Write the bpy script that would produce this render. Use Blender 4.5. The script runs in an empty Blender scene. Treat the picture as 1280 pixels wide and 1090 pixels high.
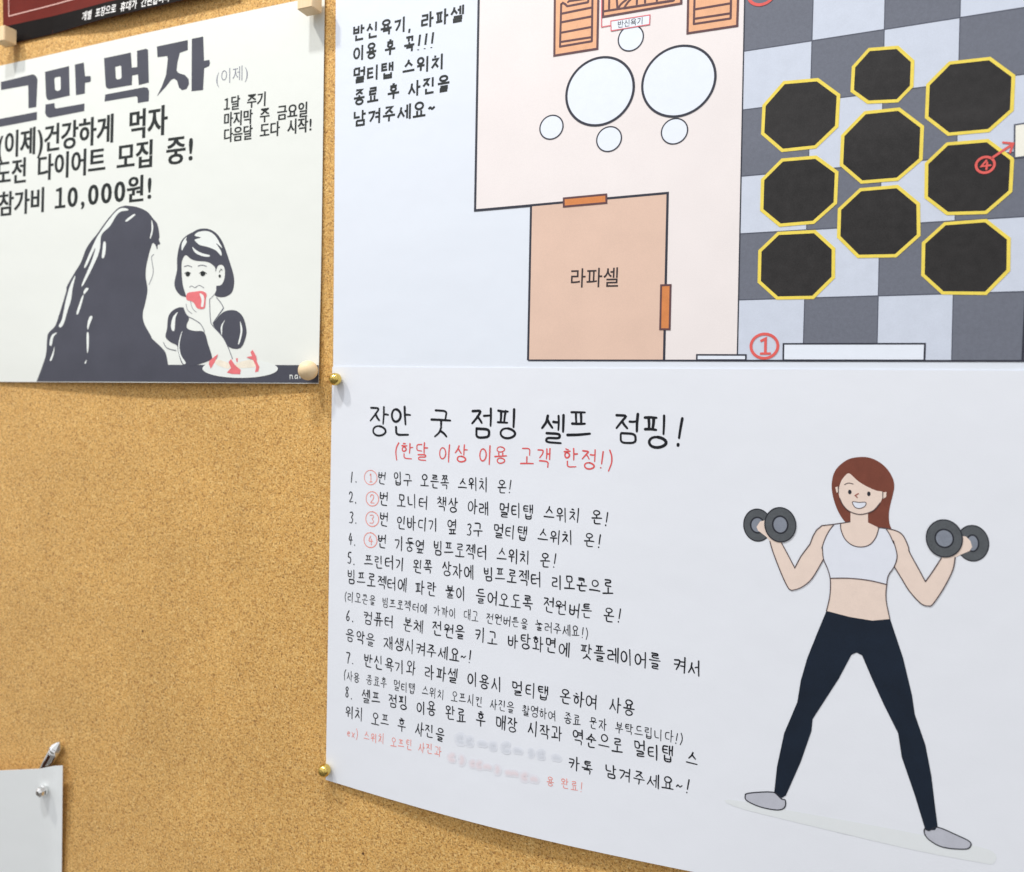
import bpy, bmesh, math, random
from mathutils import Vector, Matrix
from mathutils.geometry import tessellate_polygon

random.seed(11)
S = bpy.context.scene
COL = S.collection

# ------------------------------------------------------------------ camera
# The board is the plane y = 0 (x to the right, z up), its printed side faces -y.  One metre = one unit.
FPX, CX, CY = 1000.0, 640.0, 499.0            # focal length and principal point, in photograph pixels (1280 x 1090)
XB = Vector((2340.0, -47.0, 1000.0)).normalized()          # board axes as the camera sees them
ZB = Vector((0.02, 1.0, 0.0)); ZB = (ZB - XB * ZB.dot(XB)).normalized()
YB = ZB.cross(XB)
OC = 0.408 * Vector(((415 - CX) / FPX, -(460 - CY) / FPX, -1.0))
RWC = Matrix((XB, YB, ZB))
CAMLOC = -(RWC @ OC)
cam = bpy.data.objects.new('camera', bpy.data.cameras.new('camera'))
COL.objects.link(cam)
cam.matrix_world = Matrix.Translation(CAMLOC) @ RWC.to_4x4()
cd = cam.data
cd.sensor_fit = 'HORIZONTAL'; cd.sensor_width = 36.0
cd.lens = FPX / 1280 * 36.0
cd.shift_x = 0.0; cd.shift_y = -(545 - CY) / 1280.0
cd.clip_start = 0.01; cd.clip_end = 50
cd.dof.use_dof = True; cd.dof.focus_distance = 0.352; cd.dof.aperture_fstop = 11.0
S.camera = cam

# ------------------------------------------------------------------ light
world = bpy.data.worlds.new('World'); S.world = world
world.use_nodes = True
nt = world.node_tree; nt.nodes.clear()
wo = nt.nodes.new('ShaderNodeOutputWorld'); bg = nt.nodes.new('ShaderNodeBackground')
tc = nt.nodes.new('ShaderNodeTexCoord'); sx = nt.nodes.new('ShaderNodeSeparateXYZ')
rp = nt.nodes.new('ShaderNodeValToRGB'); mr = nt.nodes.new('ShaderNodeMapRange')
mr.inputs[1].default_value = -1; mr.inputs[2].default_value = 1
rp.color_ramp.elements[0].position = 0.30; rp.color_ramp.elements[0].color = (0.22, 0.21, 0.20, 1)      # floor of the room
rp.color_ramp.elements[1].position = 0.72; rp.color_ramp.elements[1].color = (1.06, 1.07, 1.10, 1)      # white ceiling
for p_, c_ in ((0.42, (0.40, 0.39, 0.38, 1)), (0.47, (0.66, 0.66, 0.67, 1)), (0.66, (0.74, 0.75, 0.77, 1))):   # walls
    rp.color_ramp.elements.new(p_).color = c_
nt.links.new(tc.outputs['Generated'], sx.inputs[0]); nt.links.new(sx.outputs['Z'], mr.inputs[0])
nz = nt.nodes.new('ShaderNodeTexNoise'); nz.inputs['Scale'].default_value = 2.6; nz.inputs['Detail'].default_value = 1.0   # dark noise patches added for contrast in the metal reflections
nr = nt.nodes.new('ShaderNodeValToRGB'); nr.color_ramp.elements[0].position = 0.44; nr.color_ramp.elements[0].color = (0.35, 0.33, 0.31, 1)
nr.color_ramp.elements[1].position = 0.50; nr.color_ramp.elements[1].color = (1.12, 1.12, 1.12, 1)
mm = nt.nodes.new('ShaderNodeMixRGB'); mm.blend_type = 'MULTIPLY'; mm.inputs[0].default_value = 0.8
nt.links.new(tc.outputs['Generated'], nz.inputs['Vector']); nt.links.new(nz.outputs['Fac'], nr.inputs[0])
nt.links.new(rp.outputs[0], mm.inputs[1]); nt.links.new(nr.outputs[0], mm.inputs[2])
nt.links.new(mr.outputs[0], rp.inputs[0]); nt.links.new(mm.outputs[0], bg.inputs[0])
nt.links.new(bg.outputs[0], wo.inputs[0]); bg.inputs[1].default_value = 0.90


def lamp(name, loc, target, size, power, color):
    l = bpy.data.lights.new(name, 'AREA'); l.shape = 'DISK'; l.size = size; l.energy = power; l.color = color
    o = bpy.data.objects.new(name, l); COL.objects.link(o); o.location = loc
    o.rotation_euler = (Vector(target) - Vector(loc)).to_track_quat('-Z', 'Y').to_euler()
    return o


lamp('ceiling_lamp', (-0.01, -0.52, 1.08), (0.1, 0, 0), 0.07, 6.0, (0.96, 0.98, 1.0))
lamp('ceiling_lamp', (-0.47, -0.52, 1.00), (0.0, 0, 0), 0.07, 6.0, (1.0, 0.97, 0.92))
S.view_settings.view_transform = 'Standard'; S.view_settings.look = 'None'
S.view_settings.exposure = 0.33; S.view_settings.gamma = 1.0
S.view_settings.use_curve_mapping = False
S.render.resolution_x = 1024; S.render.resolution_y = 872
S.cycles.use_denoising = True

# ------------------------------------------------------------------ pixel <-> board


def ray(x, y):
    return RWC @ Vector(((x - CX) / FPX, -(y - CY) / FPX, -1.0))


class Sheet:
    """A sheet pinned to the board: w(s, t) is how far it stands off."""

    def __init__(self, w): self.w = w

    def px(self, x, y, lift=0.0):
        d = ray(x, y); w = self.w(0, 0)
        for _ in range(7):
            k = (-(w + lift) - CAMLOC.y) / d.y
            s, t = CAMLOC.x + d.x * k, CAMLOC.z + d.z * k
            w = self.w(s, t)
        return (s, t)

    def scale(self, x, y):
        """metres per photograph pixel, vertically, at this spot"""
        s, t = self.px(x, y)
        p = RWC.transposed() @ (Vector((s, -self.w(s, t), t)) - CAMLOC)
        return -p.z / FPX

    def p3(self, s, t, lift=0.0): return Vector((s, -(self.w(s, t) + lift), t))


# ------------------------------------------------------------------ materials
def lin(c):
    c = c / 255.0
    return c / 12.92 if c <= 0.04045 else ((c + 0.055) / 1.055) ** 2.4


def rgb(r, g, b): return (lin(r), lin(g), lin(b), 1)


MATS = {}


def mat_base(name):
    m = bpy.data.materials.new(name); m.use_nodes = True
    return m, m.node_tree, m.node_tree.nodes['Principled BSDF']


def N(nt, kind, **kw):
    n = nt.nodes.new(kind)
    for k, v in kw.items():
        if hasattr(n, k): setattr(n, k, v)
        else: n.inputs[k.replace('_', ' ')].default_value = v
    return n


def ink(name, col, rough=0.55, mottle=0.10, scale=260.0, band=0.0):
    """printed ink: a colour with the small unevenness of an office printer"""
    if name in MATS: return MATS[name]
    m, nt, b = mat_base(name)
    t = N(nt, 'ShaderNodeTexCoord')
    n1 = N(nt, 'ShaderNodeTexNoise', Scale=scale, Detail=3.0)
    n2 = N(nt, 'ShaderNodeTexNoise', Scale=2600.0, Detail=1.0)
    nt.links.new(t.outputs['Object'], n1.inputs['Vector']); nt.links.new(t.outputs['Object'], n2.inputs['Vector'])
    a = N(nt, 'ShaderNodeMath', operation='ADD'); nt.links.new(n1.outputs['Fac'], a.inputs[0]); nt.links.new(n2.outputs['Fac'], a.inputs[1])
    src = a
    if band:
        mp = N(nt, 'ShaderNodeMapping'); mp.inputs['Scale'].default_value = (0.02, 1, 1)
        n3 = N(nt, 'ShaderNodeTexNoise', Scale=90.0, Detail=2.0)
        nt.links.new(t.outputs['Object'], mp.inputs[0]); nt.links.new(mp.outputs[0], n3.inputs['Vector'])
        mu = N(nt, 'ShaderNodeMath', operation='MULTIPLY_ADD'); mu.inputs[1].default_value = band
        nt.links.new(n3.outputs['Fac'], mu.inputs[0]); nt.links.new(a.outputs[0], mu.inputs[2]); src = mu
    mrg = N(nt, 'ShaderNodeMapRange'); c = 1.0 + band * 0.5
    mrg.inputs[1].default_value = c - 0.5; mrg.inputs[2].default_value = c + 0.5
    mrg.inputs[3].default_value = 1 - mottle * 1.6; mrg.inputs[4].default_value = 1 + mottle * 1.6
    nt.links.new(src.outputs[0], mrg.inputs[0])
    v = N(nt, 'ShaderNodeVectorMath', operation='SCALE'); v.inputs[0].default_value = col[:3]
    nt.links.new(mrg.outputs[0], v.inputs['Scale']); nt.links.new(v.outputs[0], b.inputs['Base Color'])
    b.inputs['Roughness'].default_value = rough
    b.inputs['Specular IOR Level'].default_value = 0.3
    MATS[name] = m
    return m


def paper_mat(name, col, rough=0.6, spec=0.3):
    m, nt, b = mat_base(name)
    t = N(nt, 'ShaderNodeTexCoord')
    n1 = N(nt, 'ShaderNodeTexNoise', Scale=9.0, Detail=3.0); n2 = N(nt, 'ShaderNodeTexNoise', Scale=1800.0, Detail=2.0)
    n3 = N(nt, 'ShaderNodeTexNoise', Scale=40.0, Detail=2.0)
    for n in (n1, n2, n3): nt.links.new(t.outputs['Object'], n.inputs['Vector'])
    mx = N(nt, 'ShaderNodeMixRGB'); mx.inputs[1].default_value = tuple(c * 0.965 for c in col[:3]) + (1,)
    mx.inputs[2].default_value = tuple(min(c * 1.03, 0.95) for c in col[:3]) + (1,)
    nt.links.new(n1.outputs['Fac'], mx.inputs[0]); nt.links.new(mx.outputs[0], b.inputs['Base Color'])
    b.inputs['Roughness'].default_value = rough; b.inputs['Specular IOR Level'].default_value = spec
    bp = N(nt, 'ShaderNodeBump', Strength=0.06, Distance=0.0004); bp2 = N(nt, 'ShaderNodeBump', Strength=0.07, Distance=0.004)
    nt.links.new(n2.outputs['Fac'], bp.inputs['Height']); nt.links.new(n3.outputs['Fac'], bp2.inputs['Height'])
    nt.links.new(bp2.outputs[0], bp.inputs['Normal']); nt.links.new(bp.outputs[0], b.inputs['Normal'])
    return m


def cork_mat():
    m, nt, b = mat_base('cork')
    t = N(nt, 'ShaderNodeTexCoord')
    d = N(nt, 'ShaderNodeTexNoise', Scale=520.0, Detail=2.0)
    nt.links.new(t.outputs['Object'], d.inputs['Vector'])
    sc = N(nt, 'ShaderNodeVectorMath', operation='SCALE'); sc.inputs['Scale'].default_value = 0.0016
    nt.links.new(d.outputs['Color'], sc.inputs[0])
    ad = N(nt, 'ShaderNodeVectorMath', operation='ADD')
    nt.links.new(t.outputs['Object'], ad.inputs[0]); nt.links.new(sc.outputs[0], ad.inputs[1])
    v1 = N(nt, 'ShaderNodeTexVoronoi', Scale=980.0); v2 = N(nt, 'ShaderNodeTexVoronoi', Scale=1800.0)
    for v in (v1, v2): nt.links.new(ad.outputs[0], v.inputs['Vector'])
    s1 = N(nt, 'ShaderNodeSeparateColor'); s2 = N(nt, 'ShaderNodeSeparateColor')
    nt.links.new(v1.outputs['Color'], s1.inputs[0]); nt.links.new(v2.outputs['Color'], s2.inputs[0])
    r1 = N(nt, 'ShaderNodeValToRGB'); e = r1.color_ramp.elements
    e[0].position = 0.0; e[0].color = rgb(111, 72, 32); e[1].position = 1.0; e[1].color = rgb(245, 211, 145)
    for p, c in ((0.05, rgb(149, 101, 52)), (0.16, rgb(198, 150, 78)), (0.5, rgb(216, 167, 93)), (0.85, rgb(228, 184, 108))):
        x = e.new(p); x.color = c
    nt.links.new(s1.outputs[0], r1.inputs[0])
    r2 = N(nt, 'ShaderNodeValToRGB'); e = r2.color_ramp.elements
    e[0].position = 0.0; e[0].color = rgb(127, 83, 40); e[1].position = 1.0; e[1].color = rgb(246, 213, 147)
    for p, c in ((0.07, rgb(175, 124, 67)), (0.5, rgb(214, 166, 91))):
        x = e.new(p); x.color = c
    nt.links.new(s2.outputs[0], r2.inputs[0])
    mx = N(nt, 'ShaderNodeMixRGB'); mx.inputs[0].default_value = 0.5
    nt.links.new(r1.outputs[0], mx.inputs[1]); nt.links.new(r2.outputs[0], mx.inputs[2])
    fine = N(nt, 'ShaderNodeTexNoise', Scale=1000.0, Detail=4.0, Roughness=0.65); nt.links.new(t.outputs['Object'], fine.inputs['Vector'])
    r3 = N(nt, 'ShaderNodeValToRGB'); e = r3.color_ramp.elements
    e[0].position = 0.30; e[0].color = rgb(149, 101, 44); e[1].position = 0.70; e[1].color = rgb(247, 209, 143)
    x = e.new(0.5); x.color = rgb(218, 168, 96)
    nt.links.new(fine.outputs['Fac'], r3.inputs[0])
    mf = N(nt, 'ShaderNodeMixRGB'); mf.inputs[0].default_value = 0.16
    nt.links.new(mx.outputs[0], mf.inputs[1]); nt.links.new(r3.outputs[0], mf.inputs[2]); mx = mf
    big = N(nt, 'ShaderNodeTexNoise', Scale=22.0, Detail=4.0); nt.links.new(t.outputs['Object'], big.inputs['Vector'])
    mrg = N(nt, 'ShaderNodeMapRange'); mrg.inputs[1].default_value = 0.3; mrg.inputs[2].default_value = 0.7
    mrg.inputs[3].default_value = 0.93; mrg.inputs[4].default_value = 1.05
    nt.links.new(big.outputs['Fac'], mrg.inputs[0])
    # pits: sparse dark specks
    pit = N(nt, 'ShaderNodeTexNoise', Scale=1050.0, Detail=2.0); nt.links.new(t.outputs['Object'], pit.inputs['Vector'])
    pr = N(nt, 'ShaderNodeValToRGB'); pr.color_ramp.elements[0].position = 0.34; pr.color_ramp.elements[0].color = (0.46, 0.37, 0.26, 1)
    pr.color_ramp.elements[1].position = 0.44; pr.color_ramp.elements[1].color = (1.04, 1.03, 0.99, 1)
    nt.links.new(pit.outputs['Fac'], pr.inputs[0])
    m2 = N(nt, 'ShaderNodeMixRGB', blend_type='MULTIPLY'); m2.inputs[0].default_value = 1
    nt.links.new(mx.outputs[0], m2.inputs[1]); nt.links.new(pr.outputs[0], m2.inputs[2])
    # old pin holes, here and there
    vh = N(nt, 'ShaderNodeTexVoronoi', Scale=36.0); nt.links.new(t.outputs['Object'], vh.inputs['Vector'])
    hr = N(nt, 'ShaderNodeValToRGB'); hr.color_ramp.elements[0].position = 0.018; hr.color_ramp.elements[0].color = (0.16, 0.11, 0.07, 1)
    hr.color_ramp.elements[1].position = 0.034; hr.color_ramp.elements[1].color = (1, 1, 1, 1)
    nt.links.new(vh.outputs['Distance'], hr.inputs[0])
    m3 = N(nt, 'ShaderNodeMixRGB', blend_type='MULTIPLY'); m3.inputs[0].default_value = 1
    nt.links.new(m2.outputs[0], m3.inputs[1]); nt.links.new(hr.outputs[0], m3.inputs[2]); m2 = m3
    vs = N(nt, 'ShaderNodeVectorMath', operation='SCALE'); nt.links.new(m2.outputs[0], vs.inputs[0]); nt.links.new(mrg.outputs[0], vs.inputs['Scale'])
    nt.links.new(vs.outputs[0], b.inputs['Base Color'])
    b.inputs['Roughness'].default_value = 0.7; b.inputs['Specular IOR Level'].default_value = 0.3; b.inputs['Sheen Weight'].default_value = 0.12
    bp = N(nt, 'ShaderNodeBump', Strength=0.55, Distance=0.0005)
    ah = N(nt, 'ShaderNodeMath', operation='ADD'); nt.links.new(s1.outputs[0], ah.inputs[0]); nt.links.new(pit.outputs['Fac'], ah.inputs[1])
    nt.links.new(ah.outputs[0], bp.inputs['Height']); nt.links.new(bp.outputs[0], b.inputs['Normal'])
    return m


def metal(name, col, rough):
    m, nt, b = mat_base(name)
    t = N(nt, 'ShaderNodeTexCoord'); n = N(nt, 'ShaderNodeTexNoise', Scale=700.0, Detail=2.0)
    nt.links.new(t.outputs['Object'], n.inputs['Vector'])
    mrg = N(nt, 'ShaderNodeMapRange'); mrg.inputs[3].default_value = rough * 0.6; mrg.inputs[4].default_value = rough * 1.5
    nt.links.new(n.outputs['Fac'], mrg.inputs[0]); nt.links.new(mrg.outputs[0], b.inputs['Roughness'])
    b.inputs['Metallic'].default_value = 1; b.inputs['Base Color'].default_value = col
    return m


def wood_mat(name, a, c):
    m, nt, b = mat_base(name)
    t = N(nt, 'ShaderNodeTexCoord'); mp = N(nt, 'ShaderNodeMapping'); mp.inputs['Scale'].default_value = (1, 0.25, 0.12)
    n = N(nt, 'ShaderNodeTexNoise', Scale=900.0, Detail=4.0)
    nt.links.new(t.outputs['Object'], mp.inputs[0]); nt.links.new(mp.outputs[0], n.inputs['Vector'])
    mx = N(nt, 'ShaderNodeMixRGB'); mx.inputs[1].default_value = a; mx.inputs[2].default_value = c
    nt.links.new(n.outputs['Fac'], mx.inputs[0]); nt.links.new(mx.outputs[0], b.inputs['Base Color'])
    b.inputs['Roughness'].default_value = 0.5
    return m


CORK = cork_mat()
BRASS = metal('brass', (0.72, 0.52, 0.14, 1), 0.16)
STEEL = metal('chrome', (0.78, 0.78, 0.77, 1), 0.07)
WOOD = wood_mat('beech_wood', rgb(240, 216, 178), rgb(228, 198, 152))
P_CREAM = paper_mat('poster_paper', (0.79, 0.81, 0.765, 1), 0.45, 0.4)
P_PLAN = paper_mat('plan_paper', (0.755, 0.80, 0.875, 1))
P_NOTE = paper_mat('note_paper', (0.80, 0.825, 0.88, 1))
P_BLANK = paper_mat('blank_paper', (0.84, 0.87, 0.875, 1))
BLACK_PRINT = ink('faded_black_ink', rgb(74, 75, 86), 0.42, 0.10, 60.0, 0.5)
BLACK_TEXT = ink('black_text_ink', rgb(34, 39, 39))
PEN = ink('black_pen_ink', rgb(20, 23, 30))
RED_PEN = ink('red_text_ink', rgb(222, 92, 92))
RED_LIGHT = ink('light_red_ink', rgb(238, 150, 140))

# ------------------------------------------------------------------ things


def thing(name, label, cat, loc, group=None):
    o = bpy.data.objects.new(name, None); COL.objects.link(o)
    o.location = loc; o.empty_display_size = 0.02
    o['label'] = label; o['category'] = cat
    if group: o['group'] = group
    return o


def root_loc(p):
    v = Vector((0, 0, 0))
    while p is not None:
        v = v + p.location; p = p.parent
    return v


def mesh_obj(name, verts, faces, mat, parent=None, smooth=False):
    off = root_loc(parent)
    me = bpy.data.meshes.new(name)
    me.from_pydata([tuple(Vector(v) - off) for v in verts], [], faces)
    if smooth:
        for p in me.polygons: p.use_smooth = True
    me.materials.append(mat); me.update()
    o = bpy.data.objects.new(name, me); COL.objects.link(o); o.parent = parent
    return o


def catmull(pts, closed=True, n=5):
    out = []; L = len(pts)
    rng = range(L) if closed else range(L - 1)
    for i in rng:
        if closed: p0, p1, p2, p3 = pts[i - 1], pts[i], pts[(i + 1) % L], pts[(i + 2) % L]
        else: p0, p1, p2, p3 = pts[max(i - 1, 0)], pts[i], pts[i + 1], pts[min(i + 2, L - 1)]
        for k in range(n):
            u = k / n
            out.append(tuple(0.5 * (2 * p1[j] + (p2[j] - p0[j]) * u + (2 * p0[j] - 5 * p1[j] + 4 * p2[j] - p3[j]) * u * u
                                    + (3 * p1[j] - p0[j] - 3 * p2[j] + p3[j]) * u ** 3) for j in (0, 1)))
    if not closed: out.append(tuple(pts[-1]))
    return out


LAY = 0.00004


class Ink:
    """Collects flat printed shapes on a sheet, then makes ONE mesh that follows the sheet's bend."""

    def __init__(self, sheet, layer):
        self.sh = sheet; self.lift = 0.00013 + layer * LAY
        self.v = []; self.f = []; self.k = 0

    def _z(self):
        self.k += 1
        return (self.k % 7) * 0.000004

    def to(self, pts): return [self.sh.px(x, y, self.lift) for x, y in pts]

    def poly(self, pts, holes=(), px=True, smooth=False, n=5):
        loops = [list(pts)] + [list(h) for h in holes]
        if smooth: loops = [catmull(l, True, n) for l in loops]
        if px: loops = [self.to(l) for l in loops]
        z = self._z()
        tris = tessellate_polygon([[Vector((a, b, 0)) for a, b in l] for l in loops])
        b0 = len(self.v)
        for l in loops:
            for a, b in l: self.v.append((a, b, z))
        for t in tris: self.f.append(tuple(b0 + i for i in t))
        return self

    def ellipse(self, c, rx, ry, seg=40, hole=None):
        s, t = self.sh.px(c[0], c[1], self.lift); k = self.sh.scale(*c)
        s2, _ = self.sh.px(c[0] + 1, c[1], self.lift); kh = s2 - s
        ring = lambda a, b: [(s + a * kh * math.cos(2 * math.pi * i / seg), t + b * k * math.sin(2 * math.pi * i / seg)) for i in range(seg)]
        if hole: return self.poly(ring(rx, ry), [ring(*hole)], px=False)
        return self.poly(ring(rx, ry), px=False)

    def line(self, pts, w, px=True, closed=False, smooth=False, cap='round', taper=0.0):
        if smooth: pts = catmull(pts, closed, 4)
        if px:
            k = self.sh.scale(*pts[0]); pts = self.to(pts); w = w * k
        p = [Vector(q) for q in pts]
        q = [p[0]]
        for a in p[1:]:
            if (a - q[-1]).length > 1e-7: q.append(a)
        p = q
        if len(p) < 2: return self
        z = self._z(); h = w / 2; n = len(p)
        left, right = [], []
        for i in range(n):
            if closed: d0 = (p[i] - p[i - 1]).normalized(); d1 = (p[(i + 1) % n] - p[i]).normalized()
            else:
                d1 = (p[min(i + 1, n - 1)] - p[min(i, n - 2)]).normalized()
                d0 = (p[max(i, 1)] - p[max(i - 1, 0)]).normalized()
            n0 = Vector((-d0.y, d0.x)); n1 = Vector((-d1.y, d1.x))
            m = n0 + n1
            if m.length < 0.35: m = n1.copy()
            m.normalize(); c = max(m.dot(n1), 0.5)
            hh = h
            if taper and not closed: hh = h * (1 - taper * (i / (n - 1)) ** 2)
            left.append(p[i] + m * hh / c); right.append(p[i] - m * hh / c)
        b0 = len(self.v)
        for a, b in zip(left, right): self.v += [(a.x, a.y, z), (b.x, b.y, z)]
        for i in range(n if closed else n - 1):
            j = (i + 1) % n
            self.f.append((b0 + 2 * i, b0 + 2 * i + 1, b0 + 2 * j + 1, b0 + 2 * j))
        if not closed and cap == 'round':
            for end in (0, n - 1):
                d = (p[0] - p[1]) if end == 0 else (p[-1] - p[-2]); d.normalize()
                a = left[end] - p[end]; r = a.length
                base = math.atan2(d.y, d.x)
                idx = []
                for kk in range(5):
                    an = base + math.pi / 2 - math.pi * kk / 4
                    pt = p[end] + Vector((math.cos(an), math.sin(an))) * r
                    idx.append(len(self.v)); self.v.append((pt.x, pt.y, z))
                self.f.append(tuple(idx))
        return self

    def build(self, name, mat, parent, grid=0.008):
        bm = bmesh.new()
        vs = [bm.verts.new((a, b, c)) for a, b, c in self.v]
        for f in self.f:
            try: bm.faces.new([vs[i] for i in f])
            except ValueError: pass
        if grid:
            for ax in (0, 1):
                lo = min(v.co[ax] for v in bm.verts); hi = max(v.co[ax] for v in bm.verts)
                x = math.floor(lo / grid) * grid + grid
                while x < hi:
                    co = Vector((0, 0, 0)); co[ax] = x; no = Vector((0, 0, 0)); no[ax] = 1
                    bmesh.ops.bisect_plane(bm, geom=bm.verts[:] + bm.edges[:] + bm.faces[:], plane_co=co, plane_no=no, dist=1e-7)
                    x += grid
        off = root_loc(parent)
        for v in bm.verts:
            v.co = self.sh.p3(v.co.x, v.co.y, self.lift + v.co.z) - off
        bm.normal_update()
        for f in bm.faces:
            if f.normal.y > 0: f.normal_flip()
        me = bpy.data.meshes.new(name); bm.to_mesh(me); bm.free()
        me.materials.append(mat)
        o = bpy.data.objects.new(name, me); COL.objects.link(o); o.parent = parent
        return o


def sheet_mesh(sheet, corners, mat, parent, nx=40, ny=30, thick=0.00022, name='paper', sag=None):
    """corners in photograph pixels: top-left, top-right, bottom-right, bottom-left"""
    c = [Vector(sheet.px(*p)) for p in corners]
    front, back = [], []
    for j in range(ny + 1):
        for i in range(nx + 1):
            u, v = i / nx, j / ny
            q = (c[0] * (1 - u) + c[1] * u) * (1 - v) + (c[3] * (1 - u) + c[2] * u) * v
            if sag: q.y -= sag(q.x) * v ** 4
            front.append(sheet.p3(q.x, q.y, 0.0001)); back.append(sheet.p3(q.x, q.y, 0.0001 - thick))
    n = len(front); f = []
    W = nx + 1
    for j in range(ny):
        for i in range(nx):
            a = j * W + i
            f.append((a, a + W, a + W + 1, a + 1)); f.append((n + a, n + a + 1, n + a + W + 1, n + a + W))
    rim = [i for i in range(W)] + [j * W + nx for j in range(1, ny + 1)] + [ny * W + i for i in range(nx - 1, -1, -1)] + [j * W for j in range(ny - 1, 0, -1)]
    both = front + back; e0 = len(both); R_ = len(rim)
    edge = [both[a] for a in rim] + [both[n + a] for a in rim]
    for k in range(R_):
        k2 = (k + 1) % R_
        f.append((e0 + k, e0 + k2, e0 + R_ + k2, e0 + R_ + k))
    o = mesh_obj(name, both + edge, f, mat, parent)
    for p in o.data.polygons[:2 * nx * ny]: p.use_smooth = True
    return o


# ------------------------------------------------------------------ lettering
CHO = 'ㄱㄲㄴㄷㄸㄹㅁㅂㅃㅅㅆㅇㅈㅉㅊㅋㅌㅍㅎ'
JUNG = 'ㅏㅐㅑㅒㅓㅔㅕㅖㅗㅘㅙㅚㅛㅜㅝㅞㅟㅠㅡㅢㅣ'
JONG = ['', 'ㄱ', 'ㄲ', 'ㄳ', 'ㄴ', 'ㄵ', 'ㄶ', 'ㄷ', 'ㄹ', 'ㄺ', 'ㄻ', 'ㄼ', 'ㄽ', 'ㄾ', 'ㄿ', 'ㅀ', 'ㅁ', 'ㅂ', 'ㅄ', 'ㅅ', 'ㅆ', 'ㅇ', 'ㅈ', 'ㅊ', 'ㅋ', 'ㅌ', 'ㅍ', 'ㅎ']
CIRC = [(0.5 + 0.5 * math.sin(a), 0.5 - 0.5 * math.cos(a)) for a in [2 * math.pi * i / 18 for i in range(19)]]
CONS = {
    'ㄱ': [[(0, .08), (.92, .06), (.88, .98)]], 'ㄴ': [[(.08, 0), (.08, .9), (1, .88)]],
    'ㄷ': [[(.95, .06), (.08, .08), (.08, .92), (1, .9)]],
    'ㄹ': [[(.04, .04), (.92, .04), (.92, .46), (.08, .5), (.08, .96), (1, .94)]],
    'ㅁ': [[(.06, .04), (.94, .04), (.94, .96), (.06, .96), (.06, .04)]],
    'ㅂ': [[(.08, 0), (.08, 1), (.92, 1), (.92, 0)], [(.08, .5), (.92, .5)]],
    'ㅅ': [[(.54, 0), (.42, .5), (0, 1)], [(.47, .36), (1, .98)]], 'ㅇ': [CIRC],
    'ㅈ': [[(.02, .06), (.94, .04), (.5, .52), (0, 1)], [(.52, .5), (1, .98)]],
    'ㅊ': [[(.36, -.1), (.66, -.06)], [(.02, .2), (.96, .18), (.5, .6), (0, 1)], [(.52, .58), (1, .98)]],
    'ㅋ': [[(0, .06), (.92, .04), (.86, .98)], [(.02, .5), (.86, .46)]],
    'ㅌ': [[(.95, .04), (.08, .05), (.08, .94), (1, .92)], [(.1, .48), (.9, .47)]],
    'ㅍ': [[(0, .08), (1, .06)], [(.3, .1), (.32, .9)], [(.72, .08), (.68, .9)], [(0, .93), (1, .9)]],
    'ㅎ': [[(.34, -.04), (.68, -.02)], [(.02, .24), (.98, .22)], [(.14 + x * .72, .38 + y * .62) for x, y in CIRC]],
}
for d, s in (('ㄲ', 'ㄱ'), ('ㄸ', 'ㄷ'), ('ㅃ', 'ㅂ'), ('ㅆ', 'ㅅ'), ('ㅉ', 'ㅈ')):
    CONS[d] = [[(x * .46 + o, y) for x, y in st] for o in (0, .54) for st in CONS[s]]
GSIDE = {'ㄱ': [[(.02, .1), (.94, .06), (.78, .52), (.3, 1)]], 'ㅋ': [[(.02, .08), (.94, .04), (.8, .5), (.34, 1)], [(.04, .5), (.8, .44)]]}
VV = {'ㅏ': [[(.3, 0), (.3, 1)], [(.32, .46), (1, .44)]], 'ㅑ': [[(.3, 0), (.3, 1)], [(.32, .34), (1, .32)], [(.32, .58), (1, .56)]],
      'ㅓ': [[(.78, 0), (.78, 1)], [(-.1, .46), (.76, .44)]], 'ㅕ': [[(.78, 0), (.78, 1)], [(-.1, .32), (.76, .3)], [(-.1, .58), (.76, .56)]],
      'ㅣ': [[(.5, 0), (.5, 1)]], 'ㅐ': [[(.22, .04), (.22, .94)], [(.88, 0), (.88, 1)], [(.22, .47), (.88, .45)]],
      'ㅔ': [[(-.2, .46), (.34, .44)], [(.36, .05), (.36, .94)], [(.94, 0), (.94, 1)]],
      'ㅖ': [[(-.2, .32), (.34, .3)], [(-.2, .56), (.34, .54)], [(.36, .05), (.36, .94)], [(.94, 0), (.94, 1)]]}
HV = {'ㅗ': [[(.5, .02), (.5, .8)], [(0, .84), (1, .8)]], 'ㅛ': [[(.34, .02), (.34, .8)], [(.66, .02), (.66, .8)], [(0, .84), (1, .8)]],
      'ㅜ': [[(0, .16), (1, .12)], [(.52, .16), (.5, 1)]], 'ㅠ': [[(0, .16), (1, .12)], [(.34, .16), (.3, 1)], [(.68, .16), (.68, 1)]],
      'ㅡ': [[(0, .5), (1, .46)]]}
CV = {'ㅘ': 'ㅗㅏ', 'ㅙ': 'ㅗㅐ', 'ㅚ': 'ㅗㅣ', 'ㅝ': 'ㅜㅓ', 'ㅞ': 'ㅜㅔ', 'ㅟ': 'ㅜㅣ', 'ㅢ': 'ㅡㅣ'}
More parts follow.
